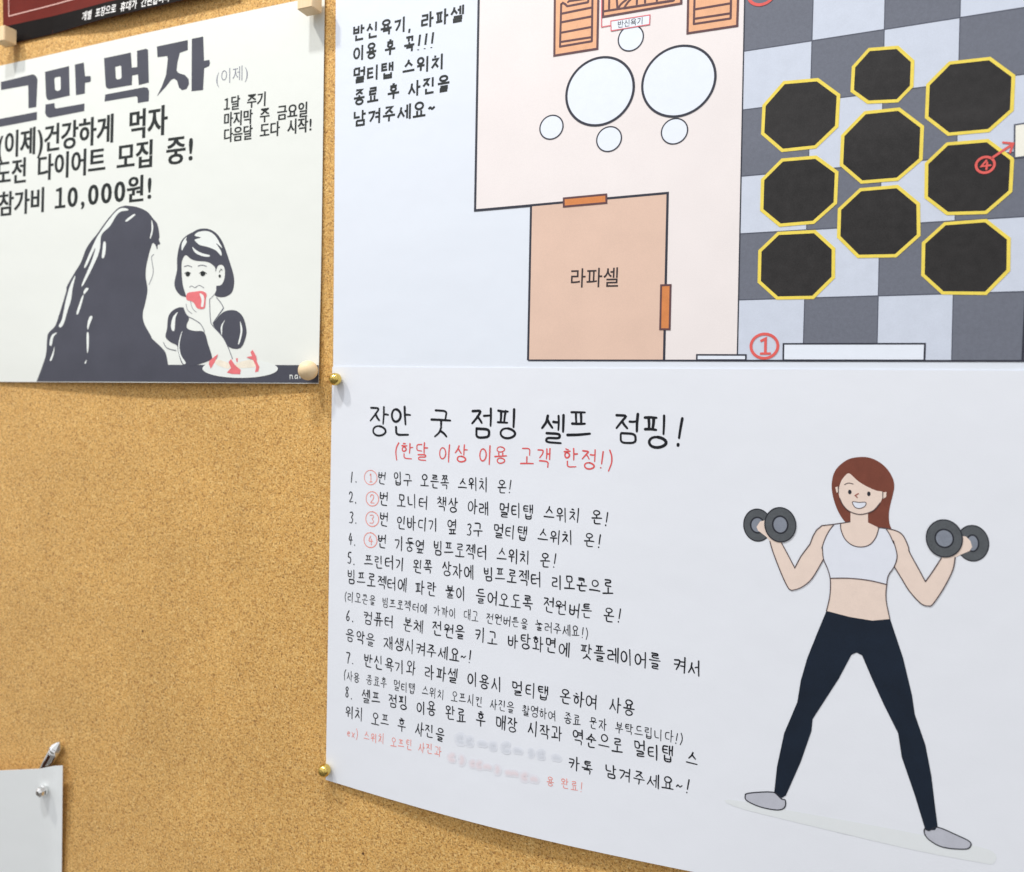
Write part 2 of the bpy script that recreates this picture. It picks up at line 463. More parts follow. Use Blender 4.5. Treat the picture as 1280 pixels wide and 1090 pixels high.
SMALL = {
    '1': [[(.62, 0), (.38, 1)]], '2': [[(.1, .25), (.3, .03), (.7, .05), (.85, .28), (.6, .6), (.08, .97), (.95, .93)]],
    '3': [[(.12, .1), (.6, .02), (.85, .22), (.45, .46), (.88, .66), (.65, .96), (.08, .93)]],
    '4': [[(.5, .02), (.05, .62), (.95, .6)], [(.68, .3), (.62, 1)]],
    '5': [[(.85, .03), (.25, .05), (.18, .45), (.6, .42), (.88, .66), (.6, .97), (.08, .92)]],
    '6': [[(.7, 0), (.25, .4), (.1, .75), (.4, 1), (.8, .82), (.65, .55), (.2, .62)]],
    '7': [[(.08, .06), (.92, .03), (.6, .5), (.45, 1)]],
    '8': [[(.8, .2), (.5, .02), (.2, .2), (.45, .46), (.85, .75), (.5, 1), (.12, .78), (.5, .46), (.8, .2)]],
    '0': [CIRC], '.': [[(.3, .95), (.36, 1)]], ',': [[(.4, .88), (.25, 1.15)]],
    '!': [[(.72, -.02), (.46, .72)], [(.36, .95), (.34, 1)]], '(': [[(1.0, -.1), (.45, .2), (.3, .6), (.62, 1.12)]], ')': [[(.3, -.1), (.75, .2), (.8, .6), (.2, 1.12)]],
    '~': [[(0, .55), (.25, .42), (.55, .58), (.95, .42)]], '/': [[(.8, 0), (.2, 1)]],
    'e': [[(.1, .7), (.85, .66), (.7, .42), (.2, .5), (.15, .85), (.5, 1), (.9, .88)]], 'x': [[(.1, .45), (.9, 1)], [(.9, .45), (.1, 1)]],
    'n': [[(.1, .4), (.1, 1)], [(.1, .6), (.5, .4), (.85, .55), (.85, 1)]], 'a': [[(.8, .45), (.3, .4), (.08, .72), (.3, 1), (.8, .8)], [(.85, .4), (.9, 1)]],
}
CIRCLED = {'①': '1', '②': '2', '③': '3', '④': '4'}


def place(strokes, box):
    x0, y0, x1, y1 = box
    return [[(x0 + (x1 - x0) * x, y0 + (y1 - y0) * y) for x, y in s] for s in strokes]


def glyph(ch):
    """strokes of one Hangul syllable or sign in the unit box, y down"""
    c = ord(ch) - 0xAC00
    if not 0 <= c < 11172: return SMALL.get(ch, [])
    a, b, f = CHO[c // 588], JUNG[(c % 588) // 28], JONG[c % 28]
    out = []
    if b in VV:
        ini = GSIDE.get(a, CONS[a])
        if f: out += place(ini, (.02, .02, .5, .48)) + place(VV[b], (.62, -.04, 1, .58)) + place(CONS[f], (.2, .66, .9, 1))
        else: out += place(ini, (.0, .16, .52, .84)) + place(VV[b], (.62, -.02, 1, 1.02))
    elif b in HV:
        if f: out += place(CONS[a], (.2, 0, .8, .32)) + place(HV[b], (.02, .36, .98, .6)) + place(CONS[f], (.22, .68, .82, 1))
        else: out += place(CONS[a], (.2, .02, .8, .46)) + place(HV[b], (.0, .54, 1, 1))
    else:
        h, v = CV[b]
        if f: out += place(CONS[a], (.04, 0, .52, .3)) + place(HV[h], (0, .34, .6, .6)) + place(VV[v], (.68, -.04, 1, .62)) + place(CONS[f], (.22, .7, .9, 1))
        else: out += place(CONS[a], (.06, .04, .52, .42)) + place(HV[h], (0, .5, .62, .9)) + place(VV[v], (.68, -.02, 1, 1.02))
    return out


def soften(pts, n=1):
    for _ in range(n):
        o = [pts[0]]
        for a, b in zip(pts, pts[1:]):
            o += [(a[0] * .8 + b[0] * .2, a[1] * .8 + b[1] * .2), (a[0] * .2 + b[0] * .8, a[1] * .2 + b[1] * .8)]
        o.append(pts[-1]); pts = o
    return pts


def advance(ch, space):
    if ch == ' ': return space
    if ch in '.,': return .42
    if ch in '!/': return .5
    if ch in '()': return .42
    if ch in SMALL: return .62
    if ch in CIRCLED: return 1.25
    return 1.0


def write(inkm, text, p0, p1, hpx, weight=.1, hand=True, space=.62, fill=.78, marks=None, slant=0.0):
    """stroke lettering along the baseline p0 -> p1 (pixels); marks: a second Ink for circled digits"""
    sh = inkm.sh
    a = Vector(sh.px(p0[0], p0[1], inkm.lift)); b = Vector(sh.px(p1[0], p1[1], inkm.lift))
    H = hpx * sh.scale(*p0)
    tot = sum(advance(c, space) for c in text)
    L = (b - a).length; d = (b - a) / L; up = Vector((-d.y, d.x))
    unit = L / tot; x = 0.0
    for ch in text:
        adv = advance(ch, space) * unit
        if ch != ' ':
            small = ch in SMALL
            gw = adv * (fill if not small else .66)
            hh = H * (random.uniform(.92, 1.06) if hand else 1)
            if small and hand: hh *= .92
            jx = random.uniform(-.02, .02) * unit if hand else 0
            jy = random.uniform(-.05, .05) * H if hand else 0
            rot = random.uniform(-.05, .05) if hand else 0
            target = inkm
            if ch in CIRCLED:
                target = marks; gw = hh * 1.0
                strokes = [[(u * 1.24 - .12, v * 1.2 - .1) for u, v in CIRC]] + place([[(.35, .2), (.52, .04), (.5, .96)], [(.3, .97), (.72, .96)]] if ch == '①' else SMALL[CIRCLED[ch]], (.26, .14, .74, .86))
            else: strokes = glyph(ch)
            for st in strokes:
                pts = st
                if hand:
                    j = lambda: random.uniform(-.022, .022)
                    if len(pts) > 12: e = (j(), j()); pts = [(u + e[0], v + e[1] + .012 * math.sin(.7 * i)) for i, (u, v) in enumerate(pts)]
                    else:
                        pts = [(u + j(), v + j()) for u, v in pts]
                        if len(pts) == 2:
                            m = ((pts[0][0] + pts[1][0]) / 2 + j(), (pts[0][1] + pts[1][1]) / 2 + j()); pts = [pts[0], m, pts[1]]
                        pts = soften(pts, 2)
                elif small and len(pts) > 2: pts = soften(pts, 2)
                q = []
                for u, v in pts:
                    uu = (u - .5) * gw; vv = (1 - v) * hh
                    uu += vv * slant
                    uu, vv = uu * math.cos(rot) - vv * math.sin(rot), uu * math.sin(rot) + vv * math.cos(rot)
                    pt = a + d * (x + adv / 2 + jx + uu) + up * (vv + jy); q.append((pt.x, pt.y))
                target.line(q, (weight * H * (random.uniform(.85, 1.12) if hand else 1)) * (.82 if target is marks else 1), px=False, cap='round' if hand else 'flat', taper=.25 if hand else 0)
        x += adv


GLYPHS = {}


def font_mesh(text, bold):
    """triangles of a word in Blender's own font, as (points, faces)"""
    cu = bpy.data.curves.new('t', 'FONT'); cu.body = text; cu.offset = bold; cu.resolution_u = 3; cu.fill_mode = 'FRONT'
    o = bpy.data.objects.new('t', cu); COL.objects.link(o)
    dg = bpy.context.evaluated_depsgraph_get(); dg.update()
    me = bpy.data.meshes.new_from_object(o.evaluated_get(dg))
    bpy.data.objects.remove(o); bpy.data.curves.remove(cu)
    r = ([(v.co.x, v.co.y) for v in me.vertices], [tuple(p.vertices) for p in me.polygons])
    bpy.data.meshes.remove(me)
    return r


def letter(ch, bold):
    if (ch, bold) not in GLYPHS: GLYPHS[(ch, bold)] = font_mesh(ch, bold)
    return GLYPHS[(ch, bold)]


_g1 = letter('가', 0)[0]; _g2 = letter('가가', 0)[0]
FW = max(x for x, y in _g2) - max(x for x, y in _g1)                       # advance of one Hangul letter
_gy = [y for c in '강값홀' for x, y in letter(c, 0)[0]]
FY0, FY1 = min(_gy), max(_gy)


def type_set(inkm, text, p0, p1, hpx, bold=0.0, space=.7):
    """gothic type from Blender's own font, one letter after another between p0 and p1 (pixels), hpx high"""
    def adv(c):
        if c == ' ': return space
        if c in '()': return .42
        if c in ',!': return .46
        return .74 if c.isdigit() else 1.0
    sh = inkm.sh
    a = Vector(sh.px(p0[0], p0[1], inkm.lift)); b = Vector(sh.px(p1[0], p1[1], inkm.lift))
    L = (b - a).length; d = (b - a) / L; up = Vector((-d.y, d.x)); H = hpx * sh.scale(*p0)
    unit = L / sum(adv(c) for c in text); sy = H / (FY1 - FY0); sxx = unit / FW; x = 0.0
    for ch in text:
        w_ = adv(ch) * unit
        if ch != ' ':
            pts, fc = letter('１' if ch == '1' else ch, min(bold, .012))
            if ch in '(),!' or ch.isdigit():
                cx_ = (min(p[0] for p in pts) + max(p[0] for p in pts)) / 2
                k = sxx * 1.12 if ch.isdigit() and ch != '1' else sxx
                off = lambda q: w_ / 2 + (q - cx_) * k
            else: off = lambda q: q * sxx
            for dx in ((-.5, .5) if bold > 0.02 else (0,)):
                z = inkm._z(); b0 = len(inkm.v)
                for px_, py_ in pts:
                    q = a + d * (x + off(px_) + dx * .045 * unit) + up * ((py_ - FY0) * sy)
                    inkm.v.append((q.x, q.y, z))
                for f_ in fc: inkm.f.append(tuple(b0 + i_ for i_ in f_))
        x += w_
    return inkm


def zoom(ox, oy, k):
    return lambda pts: [(ox + x / k, oy + y / k) for x, y in pts]


# ------------------------------------------------------------------ the board
FLAT = Sheet(lambda s, t: 0.0)
bm = bmesh.new()
bmesh.ops.create_cube(bm, size=1)
for v in bm.verts: v.co = Vector((v.co.x * 1.7 + 0.1, v.co.y * 0.012 + 0.006, v.co.z * 1.15))
bmesh.ops.bevel(bm, geom=bm.edges[:], offset=0.0012, segments=2, affect='EDGES')
me = bpy.data.meshes.new('cork_board'); bm.to_mesh(me); bm.free(); me.materials.append(CORK)
board = bpy.data.objects.new('cork_board', me); COL.objects.link(board); board['kind'] = 'structure'


# ------------------------------------------------------------------ poster with the two figures
def w_poster(s, t):
    u = (s + 0.115) / 0.11
    return 0.0006 + 0.0026 * math.exp(-u * u) * math.exp(-((t + 0.006) / 0.045) ** 2) + 0.0012 * math.exp(-((s + 0.11) / 0.1) ** 2)


SH_A = Sheet(w_poster)
pa = thing('diet_poster', 'cream poster with faded black headline and drawing of long-haired woman and girl eating', 'poster', SH_A.p3(*SH_A.px(-60, 478)))
sheet_mesh(SH_A, [(-62, 96), (406, -6.5), (398.3, 479.5), (-60, 477)], P_CREAM, pa, 60, 50)

z5 = zoom(0, 30, 8); z6 = zoom(120, 20, 8)
i = Ink(SH_A, 1)
i.poly(z5([(8, 580), (325, 503), (350, 510), (368, 535), (375, 560), (362, 830), (285, 842), (282, 612), (10, 660)]))
i.poly(z5([(-330, 1010), (370, 878), (368, 958), (-330, 1090)]))
i.poly(z5([(450, 478), (690, 420), (697, 715), (490, 762), (470, 750), (460, 720)]), [z5([(543, 550), (552, 533), (598, 525), (606, 535), (608, 650), (596, 664), (570, 670), (550, 655)])])
i.poly(z5([(748, 405), (838, 385), (850, 523), (902, 519), (908, 530), (908, 570), (898, 580), (850, 588), (848, 695), (760, 712)]))
i.poly(z5([(455, 805), (545, 790), (548, 835), (560, 845), (845, 795), (842, 870), (495, 938), (465, 922), (452, 890)]))
i.poly(z6([(80, 422), (348, 365), (358, 517), (412, 510), (410, 348), (500, 327), (520, 338), (528, 665), (428, 690), (420, 583), (362, 595), (358, 690), (130, 728), (105, 718), (96, 690)]),
       [z6([(192, 508), (245, 495), (252, 505), (256, 615), (246, 628), (212, 635), (198, 618)])])
i.poly(z6([(92, 785), (480, 712), (515, 718), (530, 750), (527, 852), (418, 870), (415, 812), (400, 802), (85, 855)]))
i.poly(z6([(608, 305), (917, 240), (918, 340), (838, 368), (815, 460), (805, 545), (825, 570), (890, 590), (925, 630), (930, 680), (905, 730), (860, 742), (830, 715), (810, 645), (780, 625), (750, 640), (700, 705), (610, 802), (660, 700), (700, 590), (718, 430), (712, 400), (615, 412)]))
i.poly(z6([(958, 228), (1072, 205), (1080, 448), (1132, 438), (1140, 470), (1130, 502), (1082, 522), (1070, 740), (955, 752)]))
i.build('headline', BLACK_PRINT, pa, 0.012)
for txt, p0, p1, h, bd, *sp_ in (
        ('(이제)건강하게 먹자', (-4, 199), (209, 167.5), 33, .022), ('도전 다이어트 모집 중!', (-6, 232.5), (244, 202), 31, .022, .58),
        ('참가비 10,000원!', (-2.5, 270.5), (192, 250), 30, .022, .5), ('1달 주기', (279, 139), (333, 132), 17.5, .022),
        ('마지막 주 금요일', (279, 159), (385, 145.5), 18, .022), ('다음달 도다 시작!', (279, 178.5), (391, 164), 18, .022)):
    type_set(Ink(SH_A, 1), txt, p0, p1, h, bd, *sp_).build('text_line', BLACK_TEXT, pa)
type_set(Ink(SH_A, 1), '(이제)', (269, 107), (311, 99), 19, -0.012).build('bracketed_word', ink('grey_ink', rgb(120, 122, 140)), pa)

z1 = zoom(40, 250, 8); z2 = zoom(40, 360, 8); z3 = zoom(190, 270, 8); z4 = zoom(190, 360, 8)
WHITE_A = ink('poster_white', (0.80, 0.83, 0.80, 1), 0.45, 0.02)
THIN_A = ink('thin_grey_ink', rgb(96, 98, 112))
# table the two figures sit at, one dark shape with the long-haired woman
sil = z1([(940, 55), (1050, 70), (1150, 115), (1215, 190), (1255, 245), (1275, 360), (1268, 395), (1282, 440), (1258, 450), (1252, 495), (1236, 455), (1210, 430), (1190, 470), (1165, 560), (1140, 680), (1138, 780), (1155, 900), (1130, 1040)])
sil += z2([(1108, 250), (1120, 350), (1190, 480)]) + z4([(0, 505), (100, 600), (140, 660), (160, 768)])
silA = catmull(sil, False, 4)
left_side = z2([(45, 935), (100, 790), (140, 660), (150, 520), (165, 450), (230, 380), (270, 270), (340, 40)]) + z1([(350, 860), (430, 720), (490, 620), (540, 490), (600, 400), (650, 340), (720, 240), (800, 140), (870, 75), (940, 55)])
left_side = catmull(left_side, False, 4)[:-1]
w = Ink(SH_A, 1)
w.poly(silA + [(398.2, 456.4), (398.1, 478.6), (300, 478.2), (180, 477.2)] + left_side)
wd = w.build('woman_drawing', BLACK_PRINT, pa, 0.012)
h = Ink(SH_A, 2)
for pts in (
        z1([(960, 90), (900, 80), (840, 115), (760, 210), (690, 310), (630, 410), (525, 655), (548, 655), (632, 478), (600, 600), (500, 838), (522, 835), (640, 600), (680, 480), (695, 350), (780, 260), (840, 160), (890, 115), (955, 104)]),
        z1([(935, 203), (1010, 145), (1030, 152), (955, 212)]), z1([(715, 422), (738, 428), (735, 520), (718, 578), (698, 572), (705, 500)]),
        z1([(1195, 200), (1212, 260), (1205, 330), (1186, 385), (1180, 370), (1195, 300)]),
        z1([(434, 755), (405, 890), (390, 1000)]) + z2([(355, 230), (320, 350), (290, 392), (268, 378), (300, 310), (335, 140)]) + z1([(345, 980), (380, 860)]),
        z2([(540, 0), (565, 8), (525, 60), (515, 40)]), z2([(517, 75), (490, 180), (460, 260), (445, 248), (475, 150), (500, 85)]),
        z2([(580, 283), (604, 290), (575, 370), (560, 415), (552, 390), (560, 330)]), z2([(548, 450), (568, 460), (566, 600), (552, 650), (547, 560)]),
        z2([(546, 718), (540, 752), (524, 752)]), z2([(252, 446), (215, 490), (197, 572), (176, 568), (182, 510), (205, 465)]), z2([(226, 585), (218, 660), (195, 724), (178, 720), (205, 650)])):
    h.poly(pts, smooth=True, n=4)
h.build('hair_shine', WHITE_A, wd)
l = Ink(SH_A, 1)
l.line(z1([(1218, 545), (1195, 570), (1202, 630), (1212, 700), (1205, 760), (1170, 845)]), .9, smooth=True)
l.build('face_outline', THIN_A, wd)

gd = Ink(SH_A, 2)
gd.poly(z3([(410, 160), (470, 130), (560, 128), (640, 170), (700, 250), (740, 350), (780, 470), (815, 590), (820, 680), (800, 760), (750, 800), (690, 812), (630, 795), (642, 740), (645, 700), (690, 690), (720, 640), (730, 560), (715, 500), (680, 486), (650, 510), (636, 560), (628, 510), (560, 460), (450, 448), (390, 430), (340, 390), (310, 420), (295, 480), (298, 600), (310, 700), (340, 800), (330, 808), (280, 790), (235, 730), (225, 660), (250, 540), (250, 430), (270, 310), (300, 240), (350, 192)]), smooth=True, n=3)
girl = gd.build('girl_drawing', BLACK_PRINT, pa, 0.012)
h = Ink(SH_A, 3)
h.poly(z3([(425, 195), (470, 158), (560, 152), (630, 195), (680, 275), (700, 320), (640, 270), (690, 350), (692, 398), (640, 345), (560, 310), (480, 290), (440, 258), (430, 235), (490, 215)]), smooth=True, n=3)
h.poly(z3([(345, 208), (300, 270), (298, 345), (320, 310), (348, 260), (340, 240)]), smooth=True, n=3)
h.poly(z3([(403, 308), (440, 340), (500, 372), (577, 392), (565, 408), (500, 400), (430, 365)]), smooth=True, n=3)
h.build('hair_shine', WHITE_A, girl)
d_ = Ink(SH_A, 2)
d_.poly(z4([(310, 195), (250, 200), (190, 240), (160, 300), (150, 410), (135, 490), (190, 545), (250, 575), (262, 640), (310, 772), (420, 775), (575, 725), (600, 690), (560, 560), (520, 440), (430, 430), (360, 410), (345, 370), (370, 300), (330, 250)]), smooth=True, n=3)
dress = d_.build('dress', BLACK_PRINT, girl, 0.012)
d_ = Ink(SH_A, 2)
d_.poly(z4([(612, 372), (640, 320), (700, 250), (770, 222), (850, 230), (910, 290), (940, 390), (940, 480), (885, 600), (768, 590), (700, 480)]), smooth=True, n=3)
d_.build('sleeve', BLACK_PRINT, girl, 0.012)
for pts in ([(258, 240), (235, 300), (225, 420), (200, 422), (190, 370), (210, 290)], [(303, 430), (275, 560), (290, 670), (338, 745), (310, 755), (268, 650), (264, 560), (285, 470)],
            [(730, 320), (705, 380), (700, 470), (690, 440), (690, 380)], [(880, 330), (905, 420), (880, 540), (860, 560), (885, 440)]):
    h = Ink(SH_A, 3); h.poly(z4(pts), smooth=True, n=3); h.build('dress_shine', WHITE_A, girl)
f = Ink(SH_A, 3)
f.ellipse((190 + 357 / 8, 270 + 582 / 8), 2.7, 2.7, 16); f.ellipse((190 + 508 / 8, 270 + 578 / 8), 2.9, 2.9, 16)
f.line(z3([(325, 575), (355, 558), (385, 572)]), .8, smooth=True); f.line(z3([(475, 572), (508, 552), (545, 575)]), .8, smooth=True)
f.line(z3([(672, 560), (690, 530), (702, 545)]), .7, smooth=True); f.ellipse((190 + 677 / 8, 270 + 600 / 8), 1.4, 2.0, 12)
f.build('eyes', BLACK_TEXT, girl)
f = Ink(SH_A, 3)
f.line(z3([(322, 505), (360, 495), (398, 510)]), .8, smooth=True); f.line(z3([(460, 500), (500, 490), (545, 503)]), .8, smooth=True)
f.line(z3([(375, 712), (395, 698), (430, 715), (470, 692), (520, 718)]), .6, smooth=True)
f.line(z3([(645, 700), (640, 760), (580, 830)]), .6, smooth=True)
f.line(z4([(575, 110), (578, 220), (585, 320), (605, 375), (700, 480), (760, 590), (805, 710)]), .9, smooth=True)
f.line(z4([(370, 290), (430, 320), (480, 355), (510, 400), (525, 440)]), .9, smooth=True)
f.line(z4([(340, 160), (355, 220), (400, 255)]), .6, smooth=True); f.line(z4([(385, 130), (402, 200), (442, 240)]), .6, smooth=True)
f.line(z4([(312, 195), (340, 260), (372, 292)]), .7, smooth=True); f.line(z4([(115, 545), (150, 600), (240, 625)]), .9, smooth=True)
f.line(z4([(645, 95), (690, 150), (715, 200)]), 1.0, smooth=True); f.line(z4([(715, 200), (665, 270), (610, 350)]), 1.2, smooth=True)
f.build('outline', THIN_A, girl)
f = Ink(SH_A, 3)
f.poly(z3([(352, 772), (430, 756), (500, 750), (545, 780), (536, 830), (530, 910), (500, 930), (450, 920), (420, 870), (390, 850), (345, 835)]), smooth=True, n=3)
RED_A = ink('apple_red', rgb(228, 118, 122))
ap = f.build('apple', RED_A, girl)
f = Ink(SH_A, 4); f.poly(z3([(475, 775), (510, 790), (522, 830), (512, 905), (490, 902), (496, 840)]), smooth=True, n=3); f.build('shine', WHITE_A, ap)
f = Ink(SH_A, 4)
f.ellipse((190 + 873 / 8, 360 + 806 / 8), 47.2, 11.6, 56)
plate = f.build('plate_drawing', WHITE_A, pa, 0.012)
f = Ink(SH_A, 5)
f.poly(z4([(640, 715), (770, 752), (775, 805), (700, 790), (640, 760)]), smooth=True, n=3); f.poly(z4([(830, 760), (960, 720), (1020, 735), (1030, 790), (900, 800), (850, 800)]), smooth=True, n=3)
f.build('apple_flesh', ink('pale_cream_ink', rgb(238, 228, 210)), plate)
f = Ink(SH_A, 6)
f.poly(z4([(575, 725), (660, 660), (630, 735), (588, 808), (568, 760)])); f.poly(z4([(765, 740), (790, 710), (830, 770), (888, 820), (880, 862), (800, 860), (748, 845), (790, 800)]))
f.poly(z4([(985, 640), (1005, 618), (1040, 680), (1050, 740), (1074, 790), (1062, 835), (1030, 842), (1042, 785), (1010, 720), (942, 690), (1000, 680)])); f.poly(z4([(838, 705), (858, 700), (856, 740), (846, 740)]))
f.build('apple_core', RED_A, plate)
f = Ink(SH_A, 3); write(f, 'nan', (361, 474), (380, 473), 9, .13, fill=.7); f.build('signature', WHITE_A, pa)

# ------------------------------------------------------------------ floor plan sheet
SH_B = Sheet(lambda s, t: 0.0005 + 0.0004 * (0.5 - 0.5 * math.cos(s * 26)))
pb = thing('floor_plan_sheet', 'white sheet printed with a gym floor plan of octagon trampolines on checkered tiles', 'floor plan', SH_B.p3(*SH_B.px(416, 466)))
sheet_mesh(SH_B, [(420.5, -70), (1420, -250), (1386, 467), (416.5, 467)], P_PLAN, pb, 60, 20)
LINE = ink('plan_line_ink', rgb(52, 54, 66)); BROWN = ink('brown_line_ink', rgb(98, 68, 72))
PINKFLOOR = ink('pink_floor_ink', rgb(238, 230, 228), mottle=.03, scale=40); SALON = ink('salon_pink_ink', rgb(226, 194, 175), mottle=.04, scale=60, band=.4)
ORANGE = ink('orange_ink', rgb(236, 178, 138), mottle=.08); ORANGE2 = ink('deep_orange_ink', rgb(214, 134, 78), mottle=.08)
DARKT = ink('dark_tile_ink', rgb(110, 114, 126), mottle=.08, scale=700, band=.5); LIGHTT = ink('light_tile_ink', rgb(206, 213, 227), mottle=.04, scale=200)
YEL = ink('yellow_ink', rgb(240, 216, 92), mottle=.08); OCT = ink('trampoline_black_ink', rgb(42, 40, 40), mottle=.30, scale=240, band=.8)
WHITE_B = ink('plan_white', rgb(232, 238, 248), mottle=.02); RED_B = ink('red_mark_ink', rgb(226, 98, 92), mottle=.08)

i = Ink(SH_B, 1); i.poly([(599.6, -70), (932.4, -110), (921.6, 450), (829, 450), (663, 450), (663.8, 256.5), (593.5, 263)])
fl = i.build('floor_area', PINKFLOOR, pb, 0.02)
i = Ink(SH_B, 3); i.line([(600.4, -100), (598.3, 0), (593.8, 263), (664, 256.8)], 3.0, cap='flat'); i.build('wall_line', LINE, fl)
i = Ink(SH_B, 3); i.line([(932.5, -60), (930.8, 0), (921.6, 449)], 1.6, cap='flat'); i.build('wall_line', LINE, fl)
# checkered floor: tile rows and columns
VX = [(930.8, 921.6), (1016.4, 1003.6), (1106.2, 1096.0), (1200.5, 1189.5), (1300, 1278.5)]


def vx(k, y): return VX[k][0] + (VX[k][1] - VX[k][0]) * y / 450.0


rows = [-12, 64.2, 137.3, 220, 292, 374.7, 451]


def hy(r, x):
    y = rows[r]; sl = (y - 452) / (928 + 1700.0) * (1.06 if r < 3 else 1.0)
    return y + sl * (x - 929)


def corner(k, r):
    y = rows[r]
    for _ in range(3): y = hy(r, vx(k, y))
    return (vx(k, y), y)


da, li, gr = Ink(SH_B, 1), Ink(SH_B, 1), Ink(SH_B, 2)
for r in range(6):
    for k in range(4):
        q = [corner(k, r), corner(k + 1, r), corner(k + 1, r + 1), corner(k, r + 1)]
        (da if (r + k) % 2 == 0 else li).poly(q)
for r in range(1, 6): gr.line([corner(0, r), corner(4, r)], 1.3, cap='flat')
for k in range(1, 4): gr.line([corner(k, 0), corner(k, 6)], 1.1, cap='flat')
tiles = li.build('tile_floor', LIGHTT, pb, 0.02)
da.build('dark_tiles', DARKT, tiles, 0.02); gr.build('tile_joint', ink('joint_ink', rgb(84, 88, 102)), tiles)
i = Ink(SH_B, 3); i.line([(660, 450.3), (1284, 451.2)], 2.0, cap='flat'); i.line([corner(4, 0), corner(4, 6)], 3.0, cap='flat'); i.build('outer_wall', LINE, pb)

r6 = zoom(910, 0, 3.459)


def m7(pts): return [(x, y + 761) for x, y in pts]


octs = [
    [(608, 210), (735, 200), (803, 262), (799, 374), (735, 440), (603, 446), (532, 395), (538, 288)],
    [(240, 352), (390, 339), (484, 408), (476, 548), (380, 640), (232, 656), (144, 580), (150, 455)],
    [(590, 482), (742, 466), (846, 545), (840, 690), (735, 780), (575, 793), (484, 715), (490, 585)],
    [(955, 267), (1135, 247), (1241, 325), (1234, 478), (1130, 570), (950, 586), (852, 510), (858, 365)],
    [(232, 687), (383, 674), (476, 742)] + m7([(470, 118), (372, 205), (222, 218), (140, 150)]) + [(144, 775)],
    [(945, 617), (1125, 602), (1236, 685)] + m7([(1228, 68), (1118, 163), (945, 168), (850, 95)]) + [(852, 705)],
    m7([(570, 54), (735, 40), (829, 118), (831, 258), (728, 350), (560, 353), (472, 265), (476, 142)]),
    m7([(215, 243), (378, 235), (462, 312), (461, 440), (370, 530), (210, 533), (129, 460), (132, 322)]),
    m7([(935, 201), (1118, 187), (1221, 268), (1219, 410), (1118, 513), (925, 511), (836, 430), (839, 288)])]
for oc in octs:
    P = r6(oc)
    cx = sum(p[0] for p in P) / 8; cy = sum(p[1] for p in P) / 8
    i = Ink(SH_B, 3); i.poly([(cx + (x - cx) * .95, cy + (y - cy) * .95) for x, y in P])
    t = i.build('trampoline_symbol', OCT, pb, 0.02)
    i = Ink(SH_B, 4); i.line([(cx + (x - cx) * .965, cy + (y - cy) * .965) for x, y in P], 4.0, closed=True); i.build('rim', YEL, t)

# salon room
i = Ink(SH_B, 2); i.poly([(663.8, 256.8), (834.6, 241), (830, 450), (660, 450)]); room = i.build('room_area', SALON, pb, 0.02)
i = Ink(SH_B, 3); i.line([(660, 450), (663.8, 256.6), (834.6, 241.2), (830, 450)], 2.8, cap='flat'); i.build('wall_line', LINE, room)
for q in ([(704.7, 247.9), (757.7, 243), (758, 253.5), (704.7, 258.2)], [(826.4, 356.6), (838.2, 356.2), (837, 411.5), (825.2, 411.5)]):
    i = Ink(SH_B, 4); i.poly(q); dd = i.build('door_symbol', ORANGE2, room)
    i = Ink(SH_B, 5); i.line(q, 2.4, closed=True); i.build('frame', BROWN, dd)
i = Ink(SH_B, 4); type_set(i, '라파셀', (711.5, 359.5), (774, 358.3), 24, .004); i.build('room_name', ink('brown_black_ink', rgb(58, 48, 50)), room)
for q in ([(871, 443.5), (932.3, 443.7), (932.3, 450), (871, 450)], [(979.4, 429.8), (1156.2, 429.6), (1155.4, 450.5), (979, 450.2)]):
    i = Ink(SH_B, 4); i.poly(q); dd = i.build('entrance_symbol', WHITE_B, pb)
    i = Ink(SH_B, 5); i.line(q, 2.0, closed=True); i.build('frame', LINE, dd)
i = Ink(SH_B, 4); i.poly([(1268.4, 156), (1300, 151), (1299, 193.5), (1268, 197.3)]); dd = i.build('pillar_symbol', ink('cream_ink', rgb(242, 240, 228), mottle=.03), pb)
i = Ink(SH_B, 5); i.line([(1268.4, 156), (1300, 151), (1299, 193.5), (1268, 197.3)], 1.8, closed=True); i.build('frame', ink('joint_ink', None), dd)
# tables and stools
for c, rx, ry, lw in (((749.3, 114.2), 42.0, 42.2, 3.0), ((847.7, 101.5), 45.6, 43.8, 3.0), ((689.2, 159), 14.4, 14.8, 1.6), ((761.2, 173.8), 15.4, 15.4, 1.6), ((843, 164), 16.3, 15.8, 1.6), ((788.4, 47.6), 15.6, 15.8, 1.6)):
    i = Ink(SH_B, 3); i.ellipse(c, rx, ry, 56); tt = i.build('table_symbol' if rx > 30 else 'stool_symbol', WHITE_B, pb)
    i = Ink(SH_B, 4); i.ellipse(c, rx + lw / 2, ry + lw / 2, 56, (rx - lw / 2, ry - lw / 2)); i.build('rim', LINE, tt)
# orange benches at the top
z7 = zoom(680, 0, 8); z8 = zoom(820, 0, 8)


def bench(outer, lines):
    i = Ink(SH_B, 3); i.poly(outer); b = i.build('bench_symbol', ORANGE, pb)
    i = Ink(SH_B, 4); i.line(outer, 2.8, closed=True)
    for l in lines: i.line(l, 2.7, smooth=len(l) > 4)
    i.build('slat_lines', BROWN, b)


